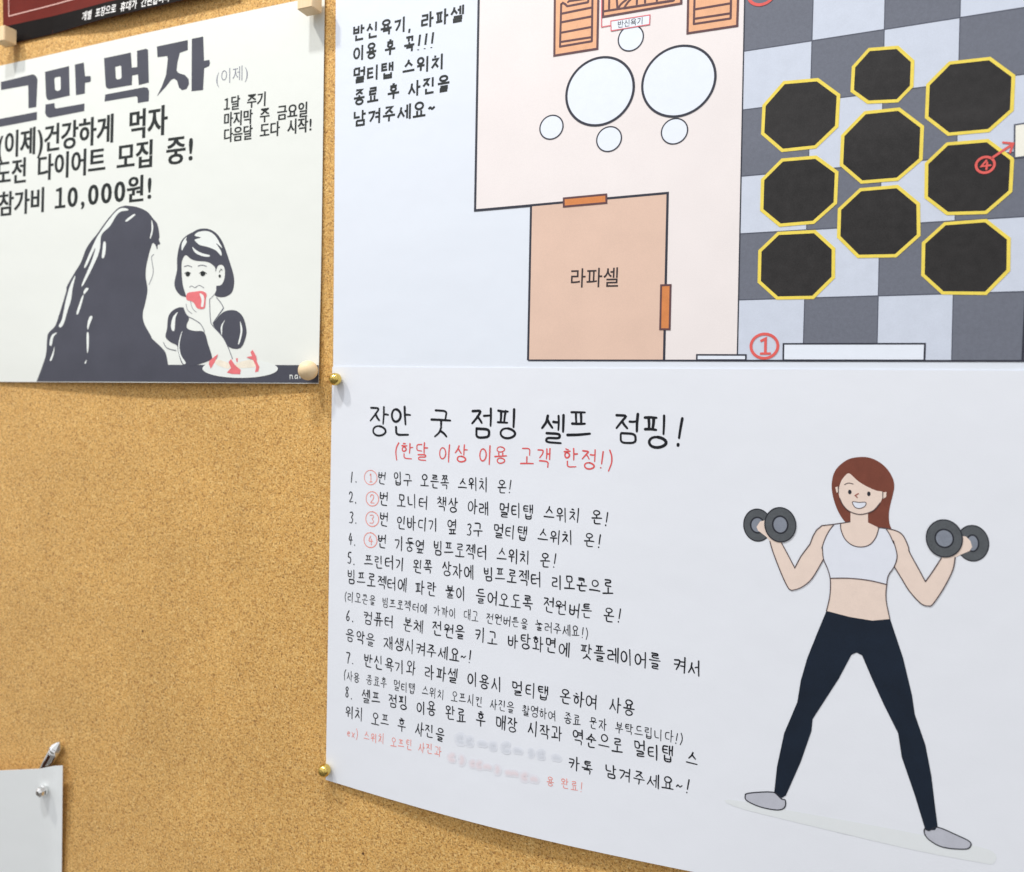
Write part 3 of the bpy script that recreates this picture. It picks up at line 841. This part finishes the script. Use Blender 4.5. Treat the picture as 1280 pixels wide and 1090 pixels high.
bench(z7([(112, -420), (552, -490), (533, 487), (103, 556)]), [z7(l) for l in (
    [(172, 40), (160, 468)], [(160, 466), (478, 412)], [(478, 412), (484, 0)], [(176, 136), (470, 76)], [(176, 222), (470, 165)], [(176, 326), (470, 270)], [(176, 418), (470, 372)],
    [(172, 44), (188, 28), (210, 40), (232, 62)], [(232, 62), (440, 22)], [(440, 22), (452, -60)], [(240, 20), (250, 10), (420, -14)])])
bench(z7([(594, -360), (1380, -480), (1372, 34), (590, 168)]), [z7(l) for l in (
    [(604, 112), (1300, 2)], [(655, -100), (650, 92)], [(722, -80), (735, 90)], [(742, 86), (770, 40), (830, -10), (880, -60), (920, -100)], [(800, 80), (840, 20), (880, -20), (920, -60), (960, -90)], [(800, 84), (1290, 8)],
    [(930, -40), (928, 40)], [(1012, -40), (1010, 26)], [(1130, -60), (1128, 8)])])
bench(z8([(330, -420), (834, -500), (812, 258), (315, 333)]), [z8(l) for l in (
    [(388, -100), (378, 240)], [(378, 240), (746, 184)], [(746, 184), (752, -120)], [(394, 92), (738, 34)], [(394, 186), (738, 134)])])
i = Ink(SH_B, 5); i.poly([(763.5, 26.3), (812.4, 18.6), (811.8, 30.4), (764, 38.4)]); tag_ = i.build('name_tag', WHITE_B, pb)
i = Ink(SH_B, 6); i.line([(763.5, 26.3), (812.4, 18.6), (811.8, 30.4), (764, 38.4)], 1.3, closed=True); i.line([(752.4, -60), (751.8, 33.7), (763.5, 31.6)], 1.2)
i.build('frame', ink('pink_red_ink', rgb(222, 116, 124)), tag_)
i = Ink(SH_B, 6); type_set(i, '반신욕기', (771.5, 35.2), (804, 30), 9, .0); i.build('name', BLACK_TEXT, tag_)
# red numbers and arrow
i = Ink(SH_B, 5); i.ellipse((955.4, 432.6), 18.6, 16.9, 48, (15.0, 13.4)); i.line([(950.5, 426.5), (957, 423.3), (956.6, 441.5)], 3.2, cap='flat'); i.line([(950, 442), (963.5, 441.8)], 2.8, cap='flat')
i.build('red_number', RED_B, pb)
i = Ink(SH_B, 5); i.ellipse((952, -9), 18.6, 16.5, 48, (14.6, 12.8)); i.build('red_number', RED_B, pb)
i = Ink(SH_B, 6); i.ellipse((1231.5, 206), 13.2, 11.4, 40, (9.8, 8.2)); i.line([(1233, 200.5), (1226.6, 208), (1238, 206.5)], 2.4); i.line([(1234, 203), (1233, 211.5)], 2.4)
rn = i.build('red_number', RED_B, pb)
i = Ink(SH_B, 6); i.line([(1240, 197.4), (1265, 180.5)], 3.0); i.line([(1254, 178), (1266.5, 179.3), (1262.6, 190.5)], 2.6); i.build('arrow', RED_B, rn)
for txt, p0, p1, h in (('반신욕기, 라파셀', (440, 51.5), (580.5, 25.3), 18), ('이용 후 꼭!!!', (441, 76.5), (544, 59), 18), ('멀티탭 스위치', (440.5, 104), (556.5, 85.5), 18),
                       ('종료 후 사진을', (440.5, 131.5), (563.5, 112.5), 18), ('남겨주세요~', (440.5, 157.8), (545.5, 143.6), 18)):
    i = Ink(SH_B, 1); write(i, txt, p0, p1, h, .15, hand=False, space=.5, fill=.82); i.build('text_line', BLACK_TEXT, pb)


# ------------------------------------------------------------------ instruction sheet
def w_note(s, t):
    v = min(max(-t / 0.205, 0), 1.2)
    b = math.sin(math.pi * min(max(s / 0.245, 0), 1)) if s < 0.245 else 0
    return 0.0012 + 0.0026 * b * v ** 2.2 + 0.0006 * math.sin(max(s, 0) * 21) * v


SH_C = Sheet(w_note)
pc = thing('instruction_sheet', 'white sheet with handwritten numbered instructions and drawing of woman lifting dumbbells', 'notice', SH_C.p3(*SH_C.px(407, 975)))
sheet_mesh(SH_C, [(415.5, 458.6), (1400, 464), (1384, 1212), (407.3, 974.5)], P_NOTE, pc, 70, 50, sag=lambda s: 0.0016 * math.sin(math.pi * min(max(s / 0.21, 0), 1)))
i = Ink(SH_C, 1); write(i, '장안 굿 점핑 셀프 점핑!', (459, 542.5), (859, 559), 33, .092, space=.66, fill=.8); i.build('heading', PEN, pc)
i = Ink(SH_C, 1); write(i, '(한달 이상 이용 고객 한정!)', (492, 573.5), (767, 587), 20, .09, space=.6); i.build('red_subheading', RED_PEN, pc)
LINES = [
    ('1. ①번 입구 오른쪽 스위치 온!', (436, 602), (641, 617), 15), ('2. ②번 모니터 책상 아래 멀티탭 스위치 온!', (435, 628), (762, 657), 15.5),
    ('3. ③번 인바디기 옆 3구 멀티탭 스위치 온!', (435, 654), (753, 685), 15.5), ('4. ④번 기둥옆 빔프로젝터 스위치 온!', (434, 680), (697, 710), 15.5),
    ('5. 프린터기 왼쪽 상자에 빔프로젝터 리모콘으로', (433, 705), (768, 744), 15.5), ('빔프로젝터에 파란 불이 들어오도록 전원버튼 온!', (433, 729), (778, 779), 15.5),
    ('(리모콘을 빔프로젝터에 가까이 대고 전원버튼을 눌러주세요!)', (430, 751), (736, 798), 11.5), ('6. 컴퓨터 본체 전원을 키고 바탕화면에 팟플레이어를 켜서', (431, 776), (877, 845), 15.5),
    ('음악을 재생시켜주세요~!', (431, 801), (591, 830), 15.5), ('7. 반신욕기와 라파셀 이용시 멀티탭 온하여 사용', (431, 828), (795, 895), 15.5),
    ('(사용 종료후 멀티탭 스위치 오프시킨 사진을 촬영하여 종료 문자 부탁드립니다!)', (429, 849), (854, 931), 11.5), ('8. 셀프 점핑 이용 완료 후 매장 시작과 역순으로 멀티탭 스', (430, 872), (873, 959), 15.5),
    ('위치 오프 후 사진을', (431, 896), (556, 927), 15), ('카톡 남겨주세요~!', (709, 961), (864, 993), 16)]
for txt, p0, p1, h in LINES:
    i = Ink(SH_C, 1); mk = Ink(SH_C, 1)
    write(i, txt, p0, p1, h, (.10 if h > 12 else .09), space=.72, fill=.77, marks=mk)
    o = i.build('text_line', PEN, pc)
    if mk.v: mk.build('red_number', RED_LIGHT, o)
for txt, p0, p1 in (('ex) 스위치 오프틴 사진과', (433, 920), (552, 946)), ('용 완료!', (682, 982), (730, 990))):
    i = Ink(SH_C, 1); write(i, txt, p0, p1, 11.5, .085, space=.6, fill=.72); i.build('red_text_line', RED_LIGHT, pc)
# censored words: made-up faint smears stand in for the unknown text
random.seed(5)
for name, n, a, b, base, hh in (('grey_smear', 9, (570, 926), (704, 951), (186, 192, 202), 9), ('pink_smear', 10, (563, 949), (676, 978), (234, 196, 196), 7)):
    lay = [Ink(SH_C, 1 + .6 * k) for k in range(4)]
    for k in range(n):
        u = (k + .5 * random.random()) / n
        x, y = a[0] + (b[0] - a[0]) * u, a[1] + (b[1] - a[1]) * u
        r = hh * random.uniform(.3, .5)
        kind = random.choice((0, 0, 1, 2))
        if kind == 0: pts = [(x + r * .6, y - r * 1.6), (x - r * .5, y - r), (x - r * .3, y), (x + r * .7, y + r * .2)]
        elif kind == 1: pts = [(x, y - r * 1.7), (x + r * .2, y - r * .6), (x - r * .2, y + r * .2)]
        else: pts = [(x - r, y - r * .8), (x, y - r * .9), (x + r, y - r * .5)]
        for q, g in enumerate((10.5, 7.5, 5.0, 2.8)): lay[q].line(pts, g * random.uniform(.85, 1.1), smooth=True)
    par = None
    for q, f_ in enumerate((.07, .15, .25, .34)):
        o = lay[q].build(name if q == 0 else 'smear_core', ink(f'{name}_{q}', rgb(*(w0 + (c_ - w0) * f_ for c_, w0 in zip(base, (229, 232, 240)))), mottle=.03), par or pc)
        par = par or o

# woman with dumbbells
F2 = zoom(1020, 560, 8); F1 = zoom(920, 560, 8); F3 = zoom(1120, 620, 8); F4 = zoom(940, 660, 4.923); F5 = zoom(900, 780, 3.368)
SKIN = ink('skin_ink', rgb(234, 214, 201), mottle=.04); OUTL = ink('brown_outline_ink', rgb(84, 70, 72)); HAIR = ink('hair_brown_ink', rgb(120, 66, 52), mottle=.12)
NAVY = ink('navy_ink', rgb(20, 32, 48), mottle=.18, scale=120, band=.5); GREY = ink('dumbbell_grey_ink', rgb(86, 90, 94), mottle=.15); GREYL = ink('dumbbell_centre_ink', rgb(132, 138, 150), mottle=.1)
DKL = ink('dumbbell_line_ink', rgb(42, 44, 52)); SHOE = ink('shoe_grey_ink', rgb(188, 190, 200), mottle=.05); WHITE_C = ink('note_white', rgb(226, 230, 240), mottle=.02)
SHADOW = ink('printed_shadow_ink', (0.775, 0.808, 0.825, 1), mottle=.01)
G = 0.008
arml = F1([(970, 765), (860, 772), (810, 810), (770, 880), (740, 960), (680, 1040)]) + F4([(300, 175), (264, 243)]) + F4([(225, 172), (182, 92)]) + F1([(450, 900), (300, 720), (240, 735), (205, 790), (220, 825), (300, 885), (340, 930)]) + F4([(130, 150), (180, 280), (215, 355), (235, 380), (260, 380), (310, 362), (370, 310), (440, 192), (433, 120), (450, 65)])
armr = F2([(705, 815), (740, 808), (830, 840), (880, 890), (920, 980)]) + F4([(970, 150), (1030, 260), (1067, 328), (1110, 270), (1165, 185)]) + F3([(660, 400), (700, 405), (745, 450), (762, 510), (735, 550), (640, 590), (600, 610)]) + F4([(1235, 260), (1180, 370), (1115, 468), (1085, 480), (1040, 465), (970, 390), (920, 310), (878, 237), (893, 170), (875, 90)])
mid = F4([(480, 308), (600, 309), (720, 322), (828, 347), (825, 440), (848, 560), (740, 570), (600, 548), (458, 512), (475, 440), (482, 380)])
chest = F2([(345, 640), (345, 740), (245, 758), (250, 820), (290, 910), (360, 970), (450, 990), (540, 965), (600, 890), (628, 798), (520, 745), (520, 640)])
i = Ink(SH_C, 2); i.poly(arml); i.poly(armr); i.poly(mid)
fig = i.build('woman_drawing', SKIN, pc, G)
i = Ink(SH_C, 3)
top_ = F2([(175, 765), (245, 757), (250, 820), (290, 910), (360, 970), (450, 990), (540, 965), (600, 890), (628, 798), (705, 815)]) + F4([(850, 40), (880, 110), (893, 170), (875, 237), (840, 290), (828, 347), (720, 322), (600, 309), (480, 308), (465, 250), (438, 190), (433, 120), (450, 65)])
i.poly(top_); i.build('sports_top', WHITE_C, fig, G)
i = Ink(SH_C, 2); i.poly(F2([(440, 90), (540, 98), (640, 145), (720, 220), (770, 310), (782, 390), (765, 480), (738, 590), (728, 680), (735, 760), (748, 812), (640, 797), (520, 748), (430, 700), (340, 738), (295, 742), (230, 650), (185, 540), (160, 430), (160, 330), (185, 240), (240, 170), (330, 110)]), smooth=True, n=4)
hair = i.build('hair', HAIR, fig, G)
i = Ink(SH_C, 3); i.poly(chest); i.build('neck', SKIN, fig, G)
i = Ink(SH_C, 4)
face = F2([(325, 253), (290, 278), (250, 335), (228, 420), (236, 500), (270, 570), (330, 630), (420, 662), (500, 655), (580, 620), (640, 550), (668, 485), (672, 440), (600, 425), (500, 380), (420, 330), (360, 275)])
i.poly(face, smooth=True, n=3); i.poly(F2([(193, 392), (224, 384), (228, 440), (205, 446)])); i.poly(F2([(668, 446), (704, 438), (702, 488), (672, 508)]))
fc = i.build('face', SKIN, fig)
i = Ink(SH_C, 5); i.ellipse((1020 + 338 / 8, 560 + 440 / 8), 2.2, 2.9, 16); i.ellipse((1020 + 528 / 8, 560 + 458 / 8), 2.2, 2.9, 16); i.build('eyes', DKL, fc)
i = Ink(SH_C, 5); i.poly(F2([(365, 540), (430, 547), (495, 545), (490, 580), (440, 606), (390, 592)]), smooth=True, n=3); mo = i.build('mouth', WHITE_C, fc)
i = Ink(SH_C, 6); i.line(F2([(365, 538), (430, 544), (496, 543), (490, 580), (440, 604), (388, 590)]), .9, closed=True, smooth=True); i.line(F2([(285, 366), (325, 350), (372, 360)]), .9, smooth=True)
i.line(F2([(236, 500), (270, 570), (330, 630), (420, 662), (500, 655), (580, 620), (640, 550)]), 1.1, smooth=True); i.line(F2([(222, 386), (224, 450)]), .9); i.line(F2([(668, 440), (668, 500)]), .9)
i.build('outline', OUTL, fc)
i = Ink(SH_C, 6); i.line(F2([(424, 456), (392, 474), (412, 494)]), 1.4); i.build('nose', ink('nose_ink', rgb(160, 96, 84)), fc)
leg = F4([(458, 510), (600, 547), (740, 570), (850, 560), (880, 650), (930, 800), (985, 1030)]) + F5([(820, 380), (865, 510), (890, 640), (903, 750), (916, 850), (905, 868), (865, 868), (820, 720), (765, 560), (750, 460), (690, 340), (640, 230), (598, 132), (575, 120), (553, 130), (500, 230), (390, 400), (385, 450), (340, 580), (277, 722), (255, 736), (228, 710), (240, 600), (270, 460), (325, 330), (345, 220)]) + F4([(300, 940), (340, 800), (400, 650)])
i = Ink(SH_C, 3); i.poly(leg); i.build('leggings', NAVY, fig, G)
for q in ([(225, 708), (258, 736), (275, 742), (272, 772), (240, 783), (170, 770), (115, 745), (106, 725), (122, 712)], [(862, 862), (880, 870), (915, 855), (1000, 890), (1050, 915), (1055, 935), (1030, 948), (940, 940), (885, 912), (862, 885)]):
    i = Ink(SH_C, 2); i.poly(F5(q), smooth=True, n=3); s_ = i.build('shoe', SHOE, fig)
    i = Ink(SH_C, 4); i.line(F5(q), 1.3, closed=True, smooth=True); i.build('outline', DKL, s_)
i = Ink(SH_C, 1); i.poly(F5([(40, 738), (300, 786), (700, 858), (1080, 935), (1160, 970), (1150, 1008), (1100, 1005), (800, 948), (300, 830), (60, 768)]), smooth=True, n=3); i.build('ground_shadow', SHADOW, fig, G)
i = Ink(SH_C, 5)
i.line(F2([(340, 738), (290, 746), (180, 762), (60, 775), (5, 820)]) + F1([(770, 880), (740, 960), (680, 1040)]) + F4([(300, 175), (263, 245), (225, 172), (182, 92)]), 1.2)
i.line(F4([(110, 82), (130, 150), (180, 280), (215, 355), (235, 380), (260, 381), (310, 362), (370, 310), (440, 192)]), 1.2, smooth=True)
i.line(F2([(180, 765), (130, 830), (85, 920), (60, 1000)]) + F4([(433, 120), (440, 190), (465, 250), (481, 310), (482, 380), (475, 440), (458, 510)]), 1.1, smooth=True)
i.line(F2([(245, 757), (250, 820), (290, 910), (360, 970), (450, 990), (540, 965), (600, 890), (628, 800)]), 1.1, smooth=True)
i.line(F4([(481, 309), (600, 309), (720, 322), (828, 347)]), 1.2, smooth=True)
i.line(F2([(705, 815), (740, 870), (775, 950)]) + F4([(870, 80), (893, 170), (875, 237), (840, 290), (829, 347), (825, 440), (848, 558)]), 1.1, smooth=True)
i.line(F2([(620, 795), (740, 810), (830, 840), (880, 890), (925, 990)]) + F4([(970, 150), (1030, 260), (1067, 330)]), 1.2, smooth=True); i.line(F4([(1067, 330), (1110, 270), (1165, 185)]), 1.2, smooth=True)
i.line(F4([(876, 238), (920, 310), (970, 390), (1040, 465), (1085, 480), (1112, 470), (1180, 370), (1235, 260), (1250, 180)]), 1.2, smooth=True)
i.build('outline', OUTL, fig)
for plates in ((((920 + 215 / 8, 560 + 771 / 8), 17.6, 20.2, 8.6, 9.6, 2), ((920 + 442 / 8, 560 + 767 / 8), 19.6, 21.6, 9.4, 10.6, 5)),
               (((1120 + 765 / 8, 620 + 472 / 8), 20.4, 22.4, 7.6, 10.2, 2), ((1120 + 482 / 8, 620 + 424 / 8), 22.8, 23.4, 11.4, 11.2, 5))):
    par = None
    for c, rx, ry, ix, iy, ly in plates:
        lo = 0 if ly == 2 else 5
        i = Ink(SH_C, 1 + lo); i.ellipse(c, rx, ry, 44); o = i.build('dumbbell' if par is None else 'front_plate', GREY, fig if par is None else par)
        i = Ink(SH_C, 1.4 + lo); i.ellipse(c, ix, iy, 32); p_ = par or o
        i.build('plate_centre', GREYL, p_)
        i = Ink(SH_C, 1.8 + lo); i.ellipse(c, rx + .5, ry + .5, 44, (rx - .9, ry - .9)); i.ellipse(c, ix + 1.0, iy + 1.0, 32, (ix - 1.0, iy - 1.0)); i.build('plate_line', DKL, p_)
        par = par or o

# ------------------------------------------------------------------ dark red poster at the top edge
SH_D = Sheet(lambda s, t: 0.0008 + 0.004 * max(0.0, min((s + 0.21) / 0.05, 1)) * math.exp(-((t - 0.19) / 0.03) ** 2))
pd = thing('dark_poster', 'dark red poster with black lower band and white lettering above the cream poster', 'poster', SH_D.p3(*SH_D.px(10, 56)))
MAROON = ink('maroon_ink', rgb(104, 36, 28), 0.4, .15, 60); BAND = ink('black_band_ink', rgb(22, 17, 15), 0.5, .2, 90)
for m_ in (MAROON, BAND): m_.node_tree.nodes['Principled BSDF'].inputs['Specular IOR Level'].default_value = 0.06
sheet_mesh(SH_D, [(1, -140), (300, -190), (296, -15.5), (4.5, 57)], MAROON, pd, 40, 30)
i = Ink(SH_D, 1); i.poly([(2.2, 33.8), (100, 11.5), (297, -35), (296, -15.7), (4.6, 56.6)]); i.build('black_band', BAND, pd, 0.01)
i = Ink(SH_D, 2); i.line([(10.2, -60), (11, 20.2), (86, 0.5), (240, -38)], 1.4); i.build('border_line', ink('pale_pink_ink', rgb(214, 168, 158)), pd)
i = Ink(SH_D, 2); type_set(i, '개별 포장으로 휴대가 간편합니다', (102, 26.6), (212, 1.5), 12, .014); i.build('lettering', ink('white_ink', rgb(240, 238, 235)), pd)


# ------------------------------------------------------------------ blank sheet in the lower corner
_f0 = FLAT.px(64, 960)[0]; _f1 = FLAT.px(79, 958)[0]


def w_blank(s, t):
    k = min(max((s - _f0) / (_f1 - _f0), 0), 1); k = 1 - 0.45 * k * k * (3 - 2 * k)
    return 0.0008 + 0.0066 * k * min(max((t + 0.330) / 0.075, 0), 1.25)


SH_E = Sheet(w_blank)
pe = thing('blank_sheet', 'blank white paper corner pinned over a silver rod', 'paper', SH_E.p3(*SH_E.px(0, 1120)))
sheet_mesh(SH_E, [(-70, 966), (78.4, 956.8), (76.8, 1130), (-70, 1150)], P_BLANK, pe, 60, 60)


# ------------------------------------------------------------------ pins
def lathe(prof, seg, origin, axis, side):
    """prof: (radius, height along axis) pairs"""
    ax = Vector(axis).normalized(); sd = (Vector(side) - ax * Vector(side).dot(ax)).normalized(); up = ax.cross(sd)
    v, f = [], []
    for r, hgt in prof:
        for k in range(seg):
            a = 2 * math.pi * k / seg
            v.append(Vector(origin) + ax * hgt + (sd * math.cos(a) + up * math.sin(a)) * r)
    for j in range(len(prof) - 1):
        for k in range(seg):
            k2 = (k + 1) % seg
            f.append((j * seg + k, j * seg + k2, (j + 1) * seg + k2, (j + 1) * seg + k))
    f.append(tuple(range(seg - 1, -1, -1))); f.append(tuple((len(prof) - 1) * seg + k for k in range(seg)))
    return v, f


def foot(x, y, w):
    """board point under a pin head whose centre is seen at pixel (x, y) and stands w off the board"""
    s, t = Sheet(lambda a, b: w).px(x, y)
    return Vector((s, 0, t))


def ball(r, n=14): return [(max(r * math.sin(math.pi * k / n), 1e-5), r - r * math.cos(math.pi * k / n)) for k in range(n + 1)]


OUT = (0, -1, 0)


def needle(parent, base, length): 
    v, f = lathe([(0.00001, -0.006), (0.00045, -0.004), (0.00045, length)], 10, base, OUT, (1, 0, 0))
    return mesh_obj('needle', v, f, STEEL, parent, True)


def ball_pin(name, label, cat, x, y, w, r, mat, group=None, collar=False):
    b = foot(x, y, w); t = thing(name, label, cat, b, group)
    prof = ball(r, 16)
    if collar: prof = [(1e-5, -0.0006), (r * .62, -0.0006), (r * .66, -.0001), (r * .5, .0003)] + [p for p in prof if p[1] > .0006 or p[0] > r * .5]
    v, f = lathe(prof, 28, b + Vector((0, -(w - r), 0)), OUT, (1, 0, 0))
    mesh_obj('head', v, f, mat, t, True); needle(t, b, w - r + .0004)
    return t


ball_pin('wooden_ball_pin', 'round pale wooden pin head at the lower corner of the cream poster', 'push pin', 385, 463, 0.0078, 0.0050, WOOD)
brass = ball_pin('brass_pin', 'gold ball pin where the instruction sheet meets the floor plan sheet', 'push pin', 419, 474, 0.0046, 0.0032, BRASS, 'gold push pins')


def copy_pin(src, label, loc):
    r = src.copy(); COL.objects.link(r); r.location = loc; r['label'] = label
    for ch in list(src.children):
        c = ch.copy(); COL.objects.link(c); c.parent = r
    return r


copy_pin(brass, 'gold pin at the bottom corner of the instruction sheet against bare cork', foot(405.5, 963, 0.0046))


def cube_pin(label, x, y, w0, w1, half):
    """x, y: pixel of the centre of the front face"""
    b = foot(x, y, w1); t = thing('wooden_cube_pin', label, 'push pin', b, 'wooden cube push pins')
    bm = bmesh.new(); bmesh.ops.create_cube(bm, size=1)
    for v in bm.verts: v.co = Vector((v.co.x * half * 2, -(w0 + w1) / 2 + v.co.y * (w1 - w0), v.co.z * half * 2))
    bmesh.ops.bevel(bm, geom=bm.edges[:], offset=0.0004, segments=3, affect='EDGES')
    me = bpy.data.meshes.new('head'); bm.to_mesh(me); bm.free(); me.materials.append(WOOD)
    o = bpy.data.objects.new('head', me); COL.objects.link(o); o.parent = t
    needle(t, b, w0 + .0003)
    return t


cp = cube_pin('pale wooden cube pin at the upper corner of the cream poster', 381, -1.5, 0.0035, 0.0115, 0.0047)
copy_pin(cp, 'wooden cube pin under the corner of the dark red poster', foot(-1, 42, 0.0115))

# silver pin on the blank sheet and the silver rod behind it
b = foot(50.5, 990, 0.0100); t = thing('silver_pin', 'small silver faceted pin head on the blank white paper', 'push pin', b)
k = SH_E.w(b.x, b.z)
v, f = lathe([(1e-5, k + .0002), (.0026, k + .0003), (.0031, k + .0010), (.0033, k + .0022), (.0029, k + .0028), (.0032, k + .0034), (.0028, k + .0046), (.0014, k + .0056), (1e-5, k + .0058)], 8, b, OUT, (1, 0, .3))
mesh_obj('head', v, f, STEEL, t); needle(t, b, k + .0004)
SR = Sheet(lambda a, c: 0.0036)
p0 = Vector(SR.px(50, 972)); p1 = Vector(SR.px(68.5, 938.5))
t = thing('silver_rod', 'shiny silver rod with a pointed faceted tip sticking up behind the blank white paper', 'metal rod', Vector((p0.x, 0, p0.y)))
a3 = Vector((p0.x, -0.0036, p0.y)); d3 = Vector((p1.x - p0.x, 0, p1.y - p0.y)); Ln = d3.length
v, f = lathe([(1e-5, 0), (.0030, 0.0002), (.0033, .001), (.0033, Ln - .0006), (.0029, Ln)], 24, a3, d3, (0, -1, 0))
barrel = mesh_obj('barrel', v, f, STEEL, t, True)
PAINT_REFL = ink('painted_reflection', rgb(58, 30, 18), 0.25, .2, 300)  # dark reflections in the chrome barrel, painted on as brown strips
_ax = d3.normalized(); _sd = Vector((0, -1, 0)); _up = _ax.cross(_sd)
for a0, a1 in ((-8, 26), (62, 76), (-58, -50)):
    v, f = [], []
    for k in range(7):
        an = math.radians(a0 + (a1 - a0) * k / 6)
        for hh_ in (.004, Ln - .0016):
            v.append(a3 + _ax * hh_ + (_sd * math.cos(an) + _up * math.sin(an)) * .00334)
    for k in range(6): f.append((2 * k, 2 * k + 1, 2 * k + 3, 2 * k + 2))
    mesh_obj('painted_reflection', v, f, PAINT_REFL, barrel, True)
v, f = lathe([(.0026, Ln), (.0036, Ln + .0006), (.0036, Ln + .0018), (.0030, Ln + .0026), (.0034, Ln + .0034), (.0012, Ln + .0066), (1e-5, Ln + .0072)], 8, a3, d3, (0, -1, 0))
mesh_obj('tip', v, f, STEEL, t)
